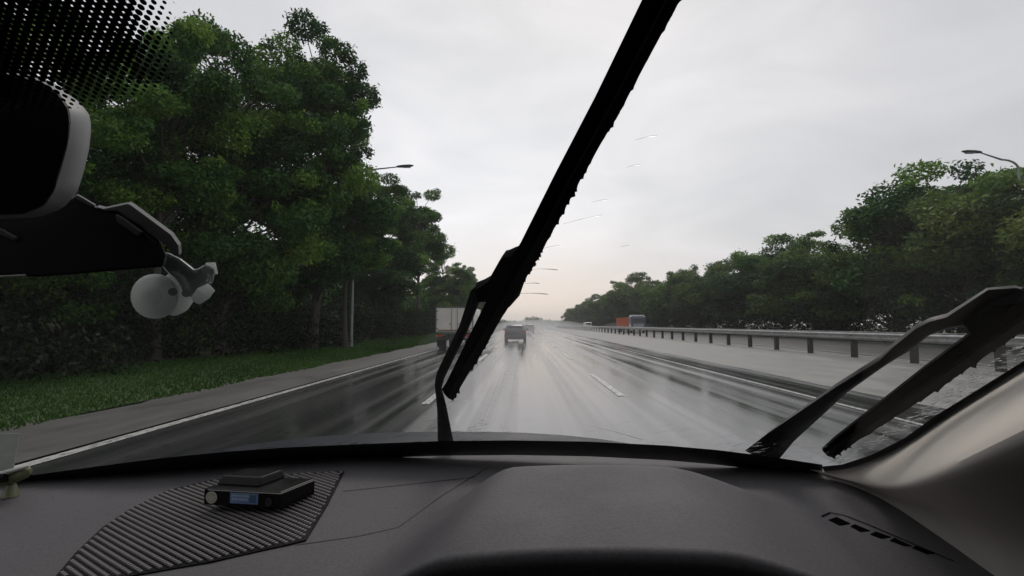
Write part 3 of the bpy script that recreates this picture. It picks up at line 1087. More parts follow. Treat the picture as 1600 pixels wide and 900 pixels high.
# dotted sun band round the mirror mount: black enamel dots printed on the glass
def dotted_band():
    M = Mat('enamel_dots')
    uv = M.n('ShaderNodeUVMap', uv_map='dots')
    ed = M.n('ShaderNodeAttribute', attribute_name='edge')
    sp = M.n('ShaderNodeSeparateXYZ')
    M.l(uv.outputs[0], sp.inputs[0])
    def cell(v, o):
        return M.math('SUBTRACT', M.math('FRACT', M.math('ADD', v, o)), 0.5)
    def dist(o):
        a, b = cell(sp.outputs['X'], o), cell(sp.outputs['Y'], o)
        return M.math('SQRT', M.math('ADD', M.math('MULTIPLY', a, a), M.math('MULTIPLY', b, b)))
    d = M.math('MINIMUM', dist(0.0), dist(0.5))
    rad = M.maprange(ed.outputs['Fac'], -0.002, 0.022, 0.16, 0.415)
    m1 = M.math('LESS_THAN', d, rad)
    t = M.n('ShaderNodeBsdfTransparent')
    M.b.inputs['Base Color'].default_value = (0.006, 0.006, 0.007, 1)
    M.b.inputs['Roughness'].default_value = 0.5
    M.b.inputs['Specular IOR Level'].default_value = 0.2
    mx = M.n('ShaderNodeMixShader')
    M.l(m1, mx.inputs[0])
    M.l(t.outputs[0], mx.inputs[1])
    M.l(M.b.outputs[0], mx.inputs[2])
    M.l(mx.outputs[0], M.o.inputs['Surface'])
    # outline on the glass, from the photograph's lower right corner of the band
    right = [on_glass(x, y) for x, y in ((262, 0), (266, 40), (266, 80), (262, 118), (246, 140), (200, 152), (160, 163), (100, 172), (0, 176), (-150, 178))]
    NX, NZ = 90, 50
    a, b = on_glass(-170, 185), on_glass(275, -60)
    x0, x1 = -0.66, max(p.x for p in right) + 0.004
    z0, z1 = min(p.z for p in right) - 0.004, 1.598
    mb = MB()
    vs, fs = glass_grid(x0, x1, z0, z1, NX, NZ, -0.0015)
    pl = [(p.x, p.z) for p in right]
    def edge(x, z):
        dmin = 9
        for (ax, az), (bx, bz) in zip(pl, pl[1:]):
            ux, uz = bx - ax, bz - az
            t = max(0, min(1, ((x - ax) * ux + (z - az) * uz) / (ux * ux + uz * uz)))
            dmin = min(dmin, math.hypot((x - ax - ux * t), (z - az - uz * t) * 1.5))
        # inside: left of / above the outline
        zl = None
        ins = True
        for (ax, az), (bx, bz) in zip(pl, pl[1:]):
            pass
        # polygon closed far up-left
        poly = pl + [(-1.5, pl[-1][1]), (-1.5, 2.0), (pl[0][0], 2.0)]
        c = False
        for k in range(len(poly)):
            xi, zi = poly[k]
            xj, zj = poly[k - 1]
            if (zi > z) != (zj > z) and x < (xj - xi) * (z - zi) / (zj - zi) + xi:
                c = not c
        return dmin if c else -dmin
    keep = []
    ev = [edge(v.x, v.z) for v in vs]
    for f in fs:
        if max(ev[i] for i in f) > 0.0:
            keep.append(f)
    mb.add(vs, keep)
    o = mb.build('dotted_band', M.m, ws, world=True)
    me = o.data
    base = Vector((-0.36, -0.5, 0))
    at_ = me.attributes.new('edge', 'FLOAT', 'POINT')
    uvl = me.uv_layers.new(name='dots')
    co = [v.co + base for v in me.vertices]
    at_.data.foreach_set('value', [edge(c.x, c.z) for c in co])
    for lp in me.loops:
        c = co[lp.vertex_index]
        uvl.data[lp.index].uv = (c.x / 0.0062, c.z / math.sin(R(32)) / 0.0062)
dotted_band()

# --- dashboard: one moulding with the hood over the instruments
xs = [-1.20 + i * 0.015 for i in range(int(1.86 / 0.015) + 1)]
NYD = 70
YF = 0.555
def yfront(x):
    return YF - 0.02 * sstep(0.1, 0.5, abs(x - 0.1))
mb = MB()
for x in xs:
    yend = glass_base(x) + 0.035
    yf = yfront(x)
    colp = []
    for r_, dzz in ((0.10, -0.30), (0.095, -0.12), (0.075, -0.065), (0.02, -0.040), (0.006, -0.030), (0.0, -0.020), (-0.004, -0.012), (-0.003, -0.004)):
        colp.append((x, yf + r_, dash_z(x, yf) + dzz))
    for j in range(NYD + 1):
        y = yf + (yend - yf) * j / NYD
        z = dash_z(x, y)
        colp.append((x, y, z))
    colp.append((x, yend + 0.01, dash_z(x, yend) - 0.05))
    mb.v += colp
nrow = len(colp)
for i in range(len(xs) - 1):
    for j in range(nrow - 1):
        a = i * nrow + j
        mb.f.append((a, a + 1, a + nrow + 1, a + nrow))
dash = mb.build('dashboard', m_dash, car, True, world=True, angle=50)
# dark instrument bay under the hood
mb = MB()
mb.add([(-0.16, 0.645, 0.85), (0.40, 0.645, 0.85), (0.40, 0.645, 1.10), (-0.16, 0.645, 1.10)], [(0, 1, 2, 3)])
mb.build('instrument_panel', m_blackp, dash, world=True)
def dash_line(pts, wd, off=0.0006, n=14):
    mb = MB()
    P3 = []
    for (a, b), (c, d) in zip(pts, pts[1:]):
        for k in range(n):
            P3.append(on_dash(a + (c - a) * k / n, b + (d - b) * k / n))
    P3.append(on_dash(*pts[-1]))
    for i, p in enumerate(P3):
        t = (P3[min(i + 1, len(P3) - 1)] - P3[max(i - 1, 0)]).normalized()
        s = t.cross(Vector((0, 0, 1))).normalized() * wd / 2
        for q in (p - s, p + s):
            mb.v.append((q.x, q.y, dash_z(q.x, q.y) + off))
    for i in range(len(P3) - 1):
        mb.f.append((2 * i, 2 * i + 1, 2 * i + 3, 2 * i + 2))
    return mb
for pts in ([(535, 768), (640, 757), (742, 746)], [(462, 852), (560, 838), (622, 824), (690, 775), (768, 727)], [(470, 717), (700, 707), (900, 707), (1060, 712), (1190, 726)]):
    dash_line(pts, 0.0016).build('seam', m_seal, dash, world=True)
m_void = plain('vent_void', (0.0015, 0.0015, 0.0015), 0.9, spec=0.02)
# slim air vent on the right
vent = dash_line([(1284, 808), (1297, 802), (1319, 806), (1360, 822), (1420, 848), (1490, 878)], 0.0022, 0.0012, 8).build('air_vent', m_void, dash, world=True)
for q in ([(515, 540), (560, 525), (635, 560), (575, 570)], [(635, 575), (660, 565), (745, 600), (690, 605)], [(745, 620), (775, 605), (860, 635), (805, 642)],
          [(855, 655), (880, 640), (975, 685), (930, 682)], [(980, 695), (1000, 685), (1100, 725), (1060, 728)]):
    mb = MB()
    ps = [on_dash(1150 + a / 3.556, 660 + b / 3.556, 0.001) for a, b in q]
    mb.prism(ps, Vector((0, 0, -0.004)))
    mb.build('slot', m_void, vent, world=True)

# --- right pillar: seal along the glass edge, then the padded trim
seal = [(1285, 731), (1317, 728), (1363, 713), (1416, 686), (1463, 652), (1505, 626), (1550, 598), (1600, 567), (1660, 528), (1760, 462)]
mb = glass_ribbon([((x - 2, y - 2), (x + 5, y + 8)) for x, y in seal], -0.003)
mb.build('glass_seal', m_seal, ws, world=True)
def pillar():
    A = [(1262, 733), (1290, 737), (1322, 734), (1369, 720), (1422, 693), (1469, 659), (1511, 633), (1556, 605), (1606, 574), (1670, 533), (1770, 468)]
    Bc = [(1276, 737), (1318, 749), (1355, 759), (1385, 762), (1418, 757), (1450, 744), (1488, 726), (1530, 704), (1600, 668), (1690, 622), (1800, 560)]
    Cc = [(1278, 738), (1322, 752), (1362, 773), (1400, 797), (1450, 824), (1500, 850), (1560, 880), (1640, 910), (1760, 960), (1860, 1000), (1960, 1010)]
    secs = []
    for a, b, c in zip(A, Bc, Cc):
        pa = on_glass(*a, -0.004)
        k = min(1.0, max(0.0, (a[0] - 1262) / 250))
        pb = CAM + ray(*b) * (1.0)
        ya = pa.y
        pb = at(*b, ya * (1 - 0.26 * k))
        pc = at(*c, ya * (1 - 0.20 * k))
        pc = pc + Vector((0.06 * k, 0, 0))
        mid1 = pa.lerp(pb, 0.35) + Vector((-0.002 * k, -0.002 * k, 0.002 * k))
        mid2 = pa.lerp(pb, 0.80) + Vector((-0.003 * k, -0.002 * k, 0.003 * k))
        q1 = pb.lerp(pc, 0.12) + Vector((-0.004 * k, -0.004 * k, 0))
        secs.append([pa, mid1, mid2, pb, q1, pb.lerp(pc, 0.5), pc, pc + Vector((0.03 * k, -0.01 * k, -0.10 * k - 0.002))])
    mb = MB()
    mb.loft(secs, cap=False, closed=False)
    return mb
pl_ = pillar().build('pillar_trim', m_trim, car, True, world=True, angle=80)
sm = pl_.modifiers.new('smooth', 'SUBSURF')
sm.levels = 2
sm.render_levels = 2

# --- cabin shell: roof, sides, floor and rear, so daylight enters through glass only
mb = MB()
mb.add([(-1.15, -1.9, 1.66), (0.66, -1.9, 1.66), (0.66, 0.24, 1.615), (-1.15, 0.24, 1.615)], [(0, 1, 2, 3)])
mb.build('headliner', m_headliner, car, world=True)
mb = MB()
mb.box((-0.245, -0.83, 1.69), (1.84, 2.1, 0.03))
mb.build('roof', m_carbody, car, world=True)
mb = MB()
mb.box((-0.245, -0.75, 0.28), (1.8, 2.9, 0.04))
mb.build('floor_pan', m_dark, car, world=True)
mb = MB()
mb.box((-0.245, -1.95, 0.95), (1.8, 0.05, 1.4))
mb.build('tailgate', m_dark, car, world=True)
for sx in (-1, 1):
    xd = -0.245 + sx * 0.92
    mb = MB()
    mb.box((xd, -0.5, 0.70), (0.06, 2.85, 0.86))
    mb.build('door', m_dark, car, world=True)
    mb = MB()
    mb.box((xd - sx * 0.02, -0.62, 1.39), (0.05, 0.10, 0.54))
    mb.box((xd - sx * 0.02, -1.6, 1.39), (0.05, 0.62, 0.54))
    mb.build('door_pillar', m_dark, car, world=True)
m_tint = glass_mat('tinted_side_glass', (0.22, 0.23, 0.23), 0.3)  # panes out of view; dark tint added to cut light from the sides
for sx in (-1, 1):
    xd = -0.245 + sx * 0.90
    for ya, yb_ in ((-0.57, 0.55), (-1.30, -0.67)):
        mb = MB()
        mb.add([(xd, ya, 1.12), (xd, yb_, 1.12), (xd, yb_ if yb_ < 0 else 0.25, 1.66), (xd, ya, 1.66)], [(0, 1, 2, 3)])
        mb.build('side_window', m_tint, car, world=True)
# scuttle and bonnet beyond the glass (below the line of sight)
mb = MB()
xs2 = [-1.1 + i * 0.11 for i in range(17)]
for x in xs2:
    gb = glass_base(x)
    for y, z in ((gb + 0.035, 1.105), (gb + 0.14, 1.085), (gb + 0.17, 1.100), (gb + 0.52, 1.088), (gb + 0.95, 0.98), (gb + 1.1, 0.84), (gb + 1.15, 0.5)):
        mb.v.append((x, y, z - 0.10 * (abs(x + 0.245) / 0.9) ** 3))
for i in range(len(xs2) - 1):
    for j in range(6):
        a = i * 7 + j
        mb.f.append((a, a + 7, a + 8, a + 1))
mb.build('bonnet', m_carbody, car, True, world=True)

# --- wipers on the outside of the glass
def bar_on_glass(pairs, off, th, n_arc=5):
    """bar along pairs of outline pixels (left edge, right edge): rounded section, standing th off the glass"""
    rings = []
    for a, b in pairs:
        pa, pb = on_glass(*a, off), on_glass(*b, off)
        ring = []
        for k in range(n_arc + 1):
            t = k / n_arc
            # inner face towards the driver is gently crowned
            ring.append(pa.lerp(pb, t) - GN * (th * 0.35 * math.sin(math.pi * t)))
        for k in range(n_arc, -1, -1):
            t = k / n_arc
            ring.append(pa.lerp(pb, 0.12 + 0.76 * t) + GN * th * (0.6 + 0.4 * math.sin(math.pi * t)))
        rings.append(ring)
    mb = MB()
    mb.loft(rings)
    return mb
def sub(pairs, n):
    o = []
    for (a, b), (c, d) in zip(pairs, pairs[1:]):
        for k in range(n):
            t = k / n
            o.append(((a[0] + (c[0] - a[0]) * t, a[1] + (c[1] - a[1]) * t), (b[0] + (d[0] - b[0]) * t, b[1] + (d[1] - b[1]) * t)))
    o.append(pairs[-1])
    return o
def wiper(arm, blade, joint, drops_edge, seed):
    t = bpy.data.objects.new('wiper', None)
    col.objects.link(t)
    t.parent = car
    bl = bar_on_glass(sub(blade, 3), 0.012, 0.010).build('wiper_blade', m_wiper, t, True, world=True, angle=45)
    for j in joint:
        bar_on_glass(sub(j, 2), 0.016, 0.020).build('blade_joint', m_wiper, bl, True, world=True, angle=45)
    bar_on_glass(sub(arm, 2), 0.030, 0.010).build('wiper_arm', m_arm, t, True, world=True, angle=45)
    # rubber lip with a ragged edge of hanging water
    g = random.Random(seed)
    mb = MB()
    pr = sub(blade, 60)
    P0, P1 = [], []
    wob = 0
    for i, (a, b) in enumerate(pr):
        wob = max(0, wob * 0.72 + (g.random() ** 14) * 1.7)
        ux, uy = b[0] - a[0], b[1] - a[1]
        ln = math.hypot(ux, uy)
        ex = (drops_edge * (1.0 + wob)) / ln
        P0.append(on_glass(a[0] + ux * 0.7, a[1] + uy * 0.7, 0.004))
        P1.append(on_glass(b[0] + ux * ex, b[1] + uy * ex, 0.003))
    mb.loft([[p, q, q + GN * 0.004, p + GN * 0.012] for p, q in zip(P0, P1)])
    mb.build('rubber_lip', m_black, bl, world=True)
    return t
blade1 = [((690, 608), (706, 625)), ((697, 598), (716, 606)), ((763, 464), (791, 480)), ((799, 402), (830, 416)), ((813, 380), (845, 390)),
          ((868, 270), (901, 286)), ((930.5, 150), (979, 150)), ((1003, 0), (1060, 0)), ((1038, -74), (1102, -74))]
arm1 = [((684, 692), (709, 692)), ((683, 640), (697, 632)), ((679, 600), (690, 608)), ((682, 583), (694, 592)), ((694, 558), (707, 565)), ((717, 511), (731, 517)),
        ((735, 455), (752, 466)), ((745, 446), (764, 460)), ((764, 440), (775, 462))]
joint1 = [[((742, 455), (752, 470)), ((763, 440), (790, 474)), ((779, 410), (812, 452)), ((786, 402), (822, 428)), ((798, 402), (824, 414))],
          [((784, 440), (795, 481)), ((797, 420), (812, 462)), ((806, 408), (821, 436))]]
wiper(arm1, blade1, joint1, 2.5, 1)
blade2 = [((1285, 704), (1299, 714)), ((1303, 687), (1330, 692)), ((1445, 575), (1470, 602)), ((1516, 523), (1544, 550)), ((1569, 489), (1600, 513)), ((1640, 438), (1678, 462)), ((1720, 385), (1760, 410))]
arm2 = [((1164, 704), (1212, 724)), ((1200, 677), (1240, 690)), ((1306, 605), (1324, 613)), ((1374, 564), (1386, 569)), ((1395, 543), (1420, 549)), ((1431, 514), (1452, 524)),
        ((1452, 503), (1484, 513)), ((1479, 496), (1512, 508)), ((1544, 453), (1569, 488)), ((1587, 450), (1600, 478)), ((1625, 458), (1630, 480))]
joint2 = [[((1512, 512), (1522, 540)), ((1552, 478), (1575, 520)), ((1575, 476), (1600, 505)), ((1620, 462), (1640, 480))]]
wiper(arm2, blade2, joint2, 3.0, 2)
# pivot caps of the arms on the scuttle
# --- rear-view mirror
def mirror():
    Ain = [(-60, 112), (0, 113), (67, 128), (93, 147), (107, 167), (111, 187), (107, 222), (97, 260), (86, 297), (70, 322), (40, 335), (-60, 338)]
    Aout = [(-60, 108), (0, 109), (67, 121), (98, 141), (122, 158), (139, 177), (143, 198), (139, 235), (131, 268), (121, 300), (98, 326), (60, 340), (-60, 344)]
    Aout = Aout[:9] + Aout[9:]
    n = 40
    def resample(P):
        L = [0]
        for a, b in zip(P, P[1:]):
            L.append(L[-1] + math.hypot(b[0] - a[0], b[1] - a[1]))
        o = []
        for k in range(n):
            s = L[-1] * k / (n - 1)
            for i in range(len(P) - 1):
                if s <= L[i + 1] + 1e-9:
                    t = (s - L[i]) / (L[i + 1] - L[i])
                    o.append((P[i][0] + (P[i + 1][0] - P[i][0]) * t, P[i][1] + (P[i + 1][1] - P[i][1]) * t))
                    break
        return o
    I, O = resample(Ain), resample(Aout)
    rings = []
    for k_, t in enumerate((0.0, 0.15, 0.5, 0.85, 1.0)):
        Y = 0.345 + 0.030 * t
        rings.append([at(i[0] + (o[0] - i[0]) * math.sin(t * math.pi / 2) , i[1] + (o[1] - i[1]) * math.sin(t * math.pi / 2), Y) for i, o in zip(I, O)])
    back = [at(-20 + (o[0] + 20) * 0.72, 225 + (o[1] - 225) * 0.72, 0.405) for o in O]
    rings.append(back)
    mb = MB()
    mb.loft(rings)
    t = bpy.data.objects.new('rear_view_mirror', None)
    col.objects.link(t)
    t.parent = car
    hs = mb.build('mirror_housing', plain('mirror_housing_grey', (0.15, 0.15, 0.155), 0.45, var=0.05), t, True, world=True, angle=60)
    mb = MB()
    fr = [at(-55 + (i[0] + 55) * 0.985, 225 + (i[1] - 225) * 0.985, 0.3435) for i in I]
    mb.prism(fr, Vector((0, 0.001, 0)))
    mb.build('mirror_glass', plain('mirror_dark_reflection', (0.02, 0.018, 0.019), 0.06, spec=0.5, var=0.02), t, world=True)  # reflection of the dark cabin is put into the glass colour
    mb = MB()
    mb.tube([at(-10, 225, 0.40), at(-25, 150, 0.40), on_glass(-45, 70, -0.004)], [0.014, 0.011, 0.016], 10)
    mb.build('mirror_stem', m_blackp, t, True, world=True)
mirror()

# ================================================================== camera unit and its suction mount under the mirror
def dash_camera():
    t = thing('dash_camera', 'black box shaped camera unit hanging below the rear-view mirror on a suction mount', 'dash camera', at(120, 380, 0.45))
    front = [(-70, 322), (70, 312), (114, 309), (149, 324), (180, 331), (213, 352), (246, 378), (258, 402), (255, 417), (160, 425), (64, 433), (-70, 428)]
    mb = MB()
    mb.prism([at(x, y, 0.44) for x, y in front], [at(x + 3, y - 2, 0.475) for x, y in front])
    m_unit = plain('unit_black', (0.004, 0.0035, 0.004), 0.5, spec=0.25)
    b = mb.build('body', m_unit, t, world=True, bevel=0.002)
    m_unit2 = plain('unit_lit_edge', (0.05, 0.047, 0.049), 0.45)  # lighter grey puts the daylight on the top face into the colour
    slab = [(150, 323), (162, 326), (200, 318), (206, 321), (267, 366), (279, 383), (280, 399), (272, 400), (262, 386), (225, 356), (186, 330), (163, 330)]
    mb = MB()
    mb.prism([at(x, y, 0.438) for x, y in slab], [at(x + 4, y - 3, 0.482) for x, y in slab])
    mb.build('lid', m_unit2, t, world=True, bevel=0.0015)
    mb = MB()
    mb.prism([at(x, y, 0.437) for x, y in ((180, 334), (188, 337), (222, 362), (214, 370), (182, 347))], Vector((0, 0.01, 0)))
    mb.build('button_panel', m_unit2, t, world=True, bevel=0.001)
    mb = MB()
    mb.prism([at(x, y, 0.437) for x, y in ((113, 309), (121, 304), (150, 321), (144, 325))], [at(x + 1, y - 1, 0.475) for x, y in ((113, 309), (121, 304), (150, 321), (144, 325))])
    mb.build('clip', m_unit2, t, world=True, bevel=0.001)
    mb = MB()
    mb.prism([at(x, y, 0.438) for x, y in ((-60, 352), (2, 357), (26, 371), (24, 377), (-4, 366), (-60, 360))], Vector((0, 0.01, 0)))
    mb.build('button_panel', m_unit2, t, world=True, bevel=0.001)
    mb = MB()
    mb.tube([at(-60, 434, 0.44), at(0, 432, 0.44), at(40, 430, 0.44)], 0.0009, 6)
    mb.build('pale_line', plain('pale_line_grey', (0.5, 0.5, 0.46), 0.5), t, True, world=True)  # thin pale line along the lower edge of the unit
    # suction cup on the glass, seen edge-on from behind
    m_cup = Mat('translucent_suction_cup')
    m_cup.b.inputs['Base Color'].default_value = (0.62, 0.63, 0.62, 1)
    m_cup.b.inputs['Roughness'].default_value = 0.35
    m_cup.b.inputs['Transmission Weight'].default_value = 0.10
    f = m_cup.noise(30, 4)
    m_cup.l(m_cup.ramp(f, [(0.3, (0.55, 0.56, 0.55)), (0.7, (0.66, 0.67, 0.66))]), m_cup.b.inputs['Base Color'])
    tr = m_cup.n('ShaderNodeBsdfTranslucent')
    tr.inputs['Color'].default_value = (0.78, 0.81, 0.80, 1)
    mx = m_cup.n('ShaderNodeMixShader')
    mx.inputs[0].default_value = 0.6
    m_cup.l(m_cup.b.outputs[0], mx.inputs[1])
    m_cup.l(tr.outputs[0], mx.inputs[2])
    m_cup.l(mx.outputs[0], m_cup.o.inputs['Surface'])
    m_cup = m_cup.m
    m_clear = Mat('smoky_clear_plastic')
    f = m_clear.noise(40, 3)
    m_clear.l(m_clear.ramp(f, [(0.3, (0.20, 0.22, 0.215)), (0.7, (0.32, 0.34, 0.335))]), m_clear.b.inputs['Base Color'])
    m_clear.b.inputs['Roughness'].default_value = 0.22
    m_clear.b.inputs['Transmission Weight'].default_value = 0.6
    m_clear = m_clear.m
    Yc = 0.50
    def lathe_px(cx, cy, dirpx, prof_, rx, ry, sub_n=28):
        """turned piece: rings of ellipses placed along a direction given in the picture, at real depth"""
        mb = MB()
        rings = []
        for s, k, dy in prof_:
            rings.append([at(cx + dirpx[0] * s + rx * k * math.cos(a), cy + dirpx[1] * s + ry * k * math.sin(a), Yc + dy) for a in [2 * math.pi * q / sub_n for q in range(sub_n)]])
        mb.loft(rings)
        return mb
    cup = lathe_px(240, 463, (1, 0), [(0, 0.05, -0.0105), (0, 0.42, -0.0095), (0, 0.46, -0.0075), (0, 0.80, -0.0050), (0, 0.96, -0.0010), (1, 1.0, 0.001), (3, 1.0, 0.004), (4, 0.9, 0.008)], 37, 35).build('suction_cup', m_cup, t, True, world=True, angle=70)
    mb = lathe_px(262, 462, (1, -0.25), [(0, 0.4, 0.0), (4, 0.9, 0.004), (10, 1.0, 0.008), (18, 0.95, 0.014), (26, 0.75, 0.02), (28, 0.4, 0.022)], 24, 34)
    mb.build('cup_ring', m_cup, cup, True, world=True, angle=50)
    mb = MB()
    mb.prism([at(x, y, Yc - 0.012) for x, y in ((241, 397), (262, 394), (282, 404), (305, 422), (322, 412), (336, 417), (334, 440), (318, 455), (300, 466), (286, 458), (276, 440), (256, 420))],
             [at(x, y, Yc + 0.012) for x, y in ((243, 397), (264, 394), (284, 404), (307, 422), (323, 412), (336, 417), (334, 440), (318, 455), (302, 466), (288, 458), (278, 440), (258, 420))])
    br = mb.build('bracket', m_clear, t, world=True, bevel=0.003)
    mb = MB()
    mb.tube([at(330, 428, Yc), at(329, 411, Yc)], [0.006, 0.0045], 10)
    mb.build('lever', m_cup, br, True, world=True)
    mb = MB()
    mb.tube([at(306, 470, Yc - 0.016), at(318, 458, Yc - 0.016), at(330, 449, Yc - 0.012)], [0.005, 0.007, 0.005], 10)
    mb.build('clamp', m_cup, br, True, world=True)
    for cx, cy in ((270, 456), (291, 458)):
        mb = MB()
        c = at(cx, cy, Yc - 0.027)
        mb.cyl(c, ray(cx, cy), 0.0038, 0.006, 16)
        mb.build('screw', m_frame, br, True, world=True)
    return t
dash_camera()

# ================================================================== non-slip mat on the dashboard
def mat_on_dash():
    t = thing('dashboard_mat', 'black ribbed non-slip mat on the passenger side of the dashboard', 'mat', on_dash(320, 810))
    outline = [(85, 905), (118, 866), (160, 826), (205, 796), (262, 768), (330, 752), (430, 744), (538, 738), (512, 790), (478, 846), (450, 853), (330, 880), (150, 912)]
    P = [on_dash(x, y) for x, y in outline]
    poly = [(p.x, p.y) for p in P]
    def inside(x, y):
        c = False
        for k in range(len(poly)):
            xi, yi = poly[k]
            xj, yj = poly[k - 1]
            if (yi > y) != (yj > y) and x < (xj - xi) * (y - yi) / (yj - yi) + xi:
                c = not c
        return c
    mb = MB()
    top = [Vector((x, y, dash_z(x, y) + 0.0022)) for x, y in poly]
    bot = [Vector((x, y, dash_z(x, y) + 0.0004)) for x, y in poly]
    mb.prism(top, bot)
    base = mb.build('mat_base', m_black, t, world=True)
    mb = MB()
    # rows of raised studs running diagonally
    a, b = on_dash(250, 790), on_dash(385, 850)
    ax = b - a
    ax.z = 0
    ax.normalize()
    ay = Vector((-ax.y, ax.x, 0))
    o = on_dash(320, 810)
    px_, py_ = 0.0058, 0.0080
    for i in range(-90, 90):
        for j in range(-60, 60):
            q = o + ax * (i + 0.5 * (j % 2)) * px_ + ay * j * py_
            ok = all(inside(q.x + dx_, q.y + dy_) for dx_ in (-0.0035, 0.0035) for dy_ in (-0.003, 0.003))
            if not ok: continue
            e1, e2 = ax * px_ * 0.34, ay * py_ * 0.27
            z0, z1 = dash_z(q.x, q.y) + 0.002, dash_z(q.x, q.y) + 0.0040
            v = []
            for z, k in ((z0, 1.0), (z1, 0.8)):
                for s1, s2 in ((-1, -1), (1, -1), (1, 1), (-1, 1)):
                    c = q + e1 * s1 * k + e2 * s2 * k
                    v.append((c.x, c.y, z))
            mb.add(v, [(4, 5, 6, 7), (0, 1, 5, 4), (1, 2, 6, 5), (2, 3, 7, 6), (3, 0, 4, 7)])
    mb.build('ribbing', plain('mat_ribs', (0.19, 0.175, 0.175), 0.6, var=0.1), base, world=True)
mat_on_dash()

# --- small black electronic box lying on the mat
def tag_box():
    # eight corners are found where the photograph's lower edges meet the mat
    H = 0.0045
    fl, fr_, br_ = on_dash(317, 800, H), on_dash(437, 804, H), on_dash(492, 772, H)
    t = thing('electronic_toll_device', 'flat black electronic box with blue sticker lying on the dashboard mat', 'toll device', fl.lerp(br_, 0.5))
    ex = (fr_ - fl)
    ey = (br_ - fr_)
    fl.z = fr_.z = br_.z = max(fl.z, fr_.z, br_.z)
    ex = fr_ - fl
    ey = br_ - fr_
    up = Vector((0, 0, 1))
    def P(u, v, h):
        return fl + ex * u + ey * v + up * h
    m_dev = plain('device_black', (0.005, 0.005, 0.0055), 0.30, spec=0.2)
    h1 = 0.024
    mb = MB()
    mb.prism([P(0, 0, 0), P(1, 0, 0), P(1, 1, 0), P(0, 1, 0)], up * h1)
    body = mb.build('body', m_dev, t, world=True, bevel=0.002)
    mb = MB()
    mb.prism([P(0.02, 0.25, h1), P(0.60, 0.25, h1), P(0.60, 0.98, h1), P(0.02, 0.98, h1)], [P(0.05, 0.36, h1 + 0.012), P(0.56, 0.36, h1 + 0.012), P(0.56, 0.95, h1 + 0.012), P(0.05, 0.95, h1 + 0.012)])
    mb.build('raised_lid', m_dev, t, world=True, bevel=0.002)
    mb = MB()
    mb.tube([P(0.06, -0.006, h1 - 0.002), P(1.0, -0.006, h1 - 0.002), P(1.006, 0.0, h1 - 0.002), P(1.006, 1.0, h1 - 0.002)], 0.0007, 6)
    mb.build('edge_line', plain('pale_edge', (0.22, 0.22, 0.20), 0.4), t, True, world=True)  # thin pale grey line along the top edges of the box
    nrm = ey.normalized() * -1
    exn = ex.normalized()
    c = P(0.11, 0, h1 * 0.48) + nrm * 0.0008
    mb = MB()
    mb.prism([c + exn * 0.0090 * math.cos(a) + up * 0.0088 * math.sin(a) for a in [2 * math.pi * k / 24 for k in range(24)]], nrm * -0.0006)
    st_ = mb.build('round_sticker', plain('cream_sticker', (0.55, 0.53, 0.44), 0.6, var=0.12, scale=60), t, world=True)
    mb = MB()
    for k in range(10):
        a = 2 * math.pi * k / 10
        q = c + nrm * 0.0004 + exn * 0.0058 * math.cos(a) + up * 0.0056 * math.sin(a)
        mb.add([q - exn * 0.0011 - up * 0.0006, q + exn * 0.0011 - up * 0.0006, q + exn * 0.0011 + up * 0.0006, q - exn * 0.0011 + up * 0.0006], [(0, 1, 2, 3)])
    mb.build('print', plain('faded_print', (0.20, 0.19, 0.15), 0.6), st_, world=True)
    def quad(u0, u1, w0, w1, d):
        return [P(u0, 0, h1 * w0) + nrm * d, P(u1, 0, h1 * w0) + nrm * d, P(u1, 0, h1 * w1) + nrm * d, P(u0, 0, h1 * w1) + nrm * d]
    mb = MB()
    mb.prism(quad(0.36, 0.72, 0.22, 0.84, 0.0010), nrm * -0.0008)
    lb = mb.build('blue_sticker', plain('blue_sticker', (0.16, 0.26, 0.46), 0.45, var=0.1, scale=50), t, world=True)
    mb = MB()
    g = random.Random(4)
    for row, (w0, w1) in enumerate(((0.62, 0.74), (0.40, 0.55))):
        u = 0.385
        while u < 0.60:
            wd = g.uniform(0.018, 0.035)
            mb.add(quad(u, u + wd, w0, w1, 0.0014), [(0, 1, 2, 3)])
            u += wd + 0.010
    mb.add(quad(0.36, 0.72, 0.82, 0.84, 0.0014), [(0, 1, 2, 3)])
    mb.build('print', plain('pale_blue_print', (0.42, 0.50, 0.62), 0.5), lb, world=True)
    mb = MB()
    mb.add(quad(0.61, 0.70, 0.30, 0.76, 0.0014), [(0, 1, 2, 3)])
    mb.build('print', plain('dark_blue_print', (0.05, 0.12, 0.22), 0.5), lb, world=True)
    mb = MB()
    mb.cyl(P(0.86, 0, h1 * 0.4) + nrm * 0.0005, nrm, 0.0065, 0.002, 20)
    mb.build('button', m_blackp, t, True, world=True)
    return t
tag_box()

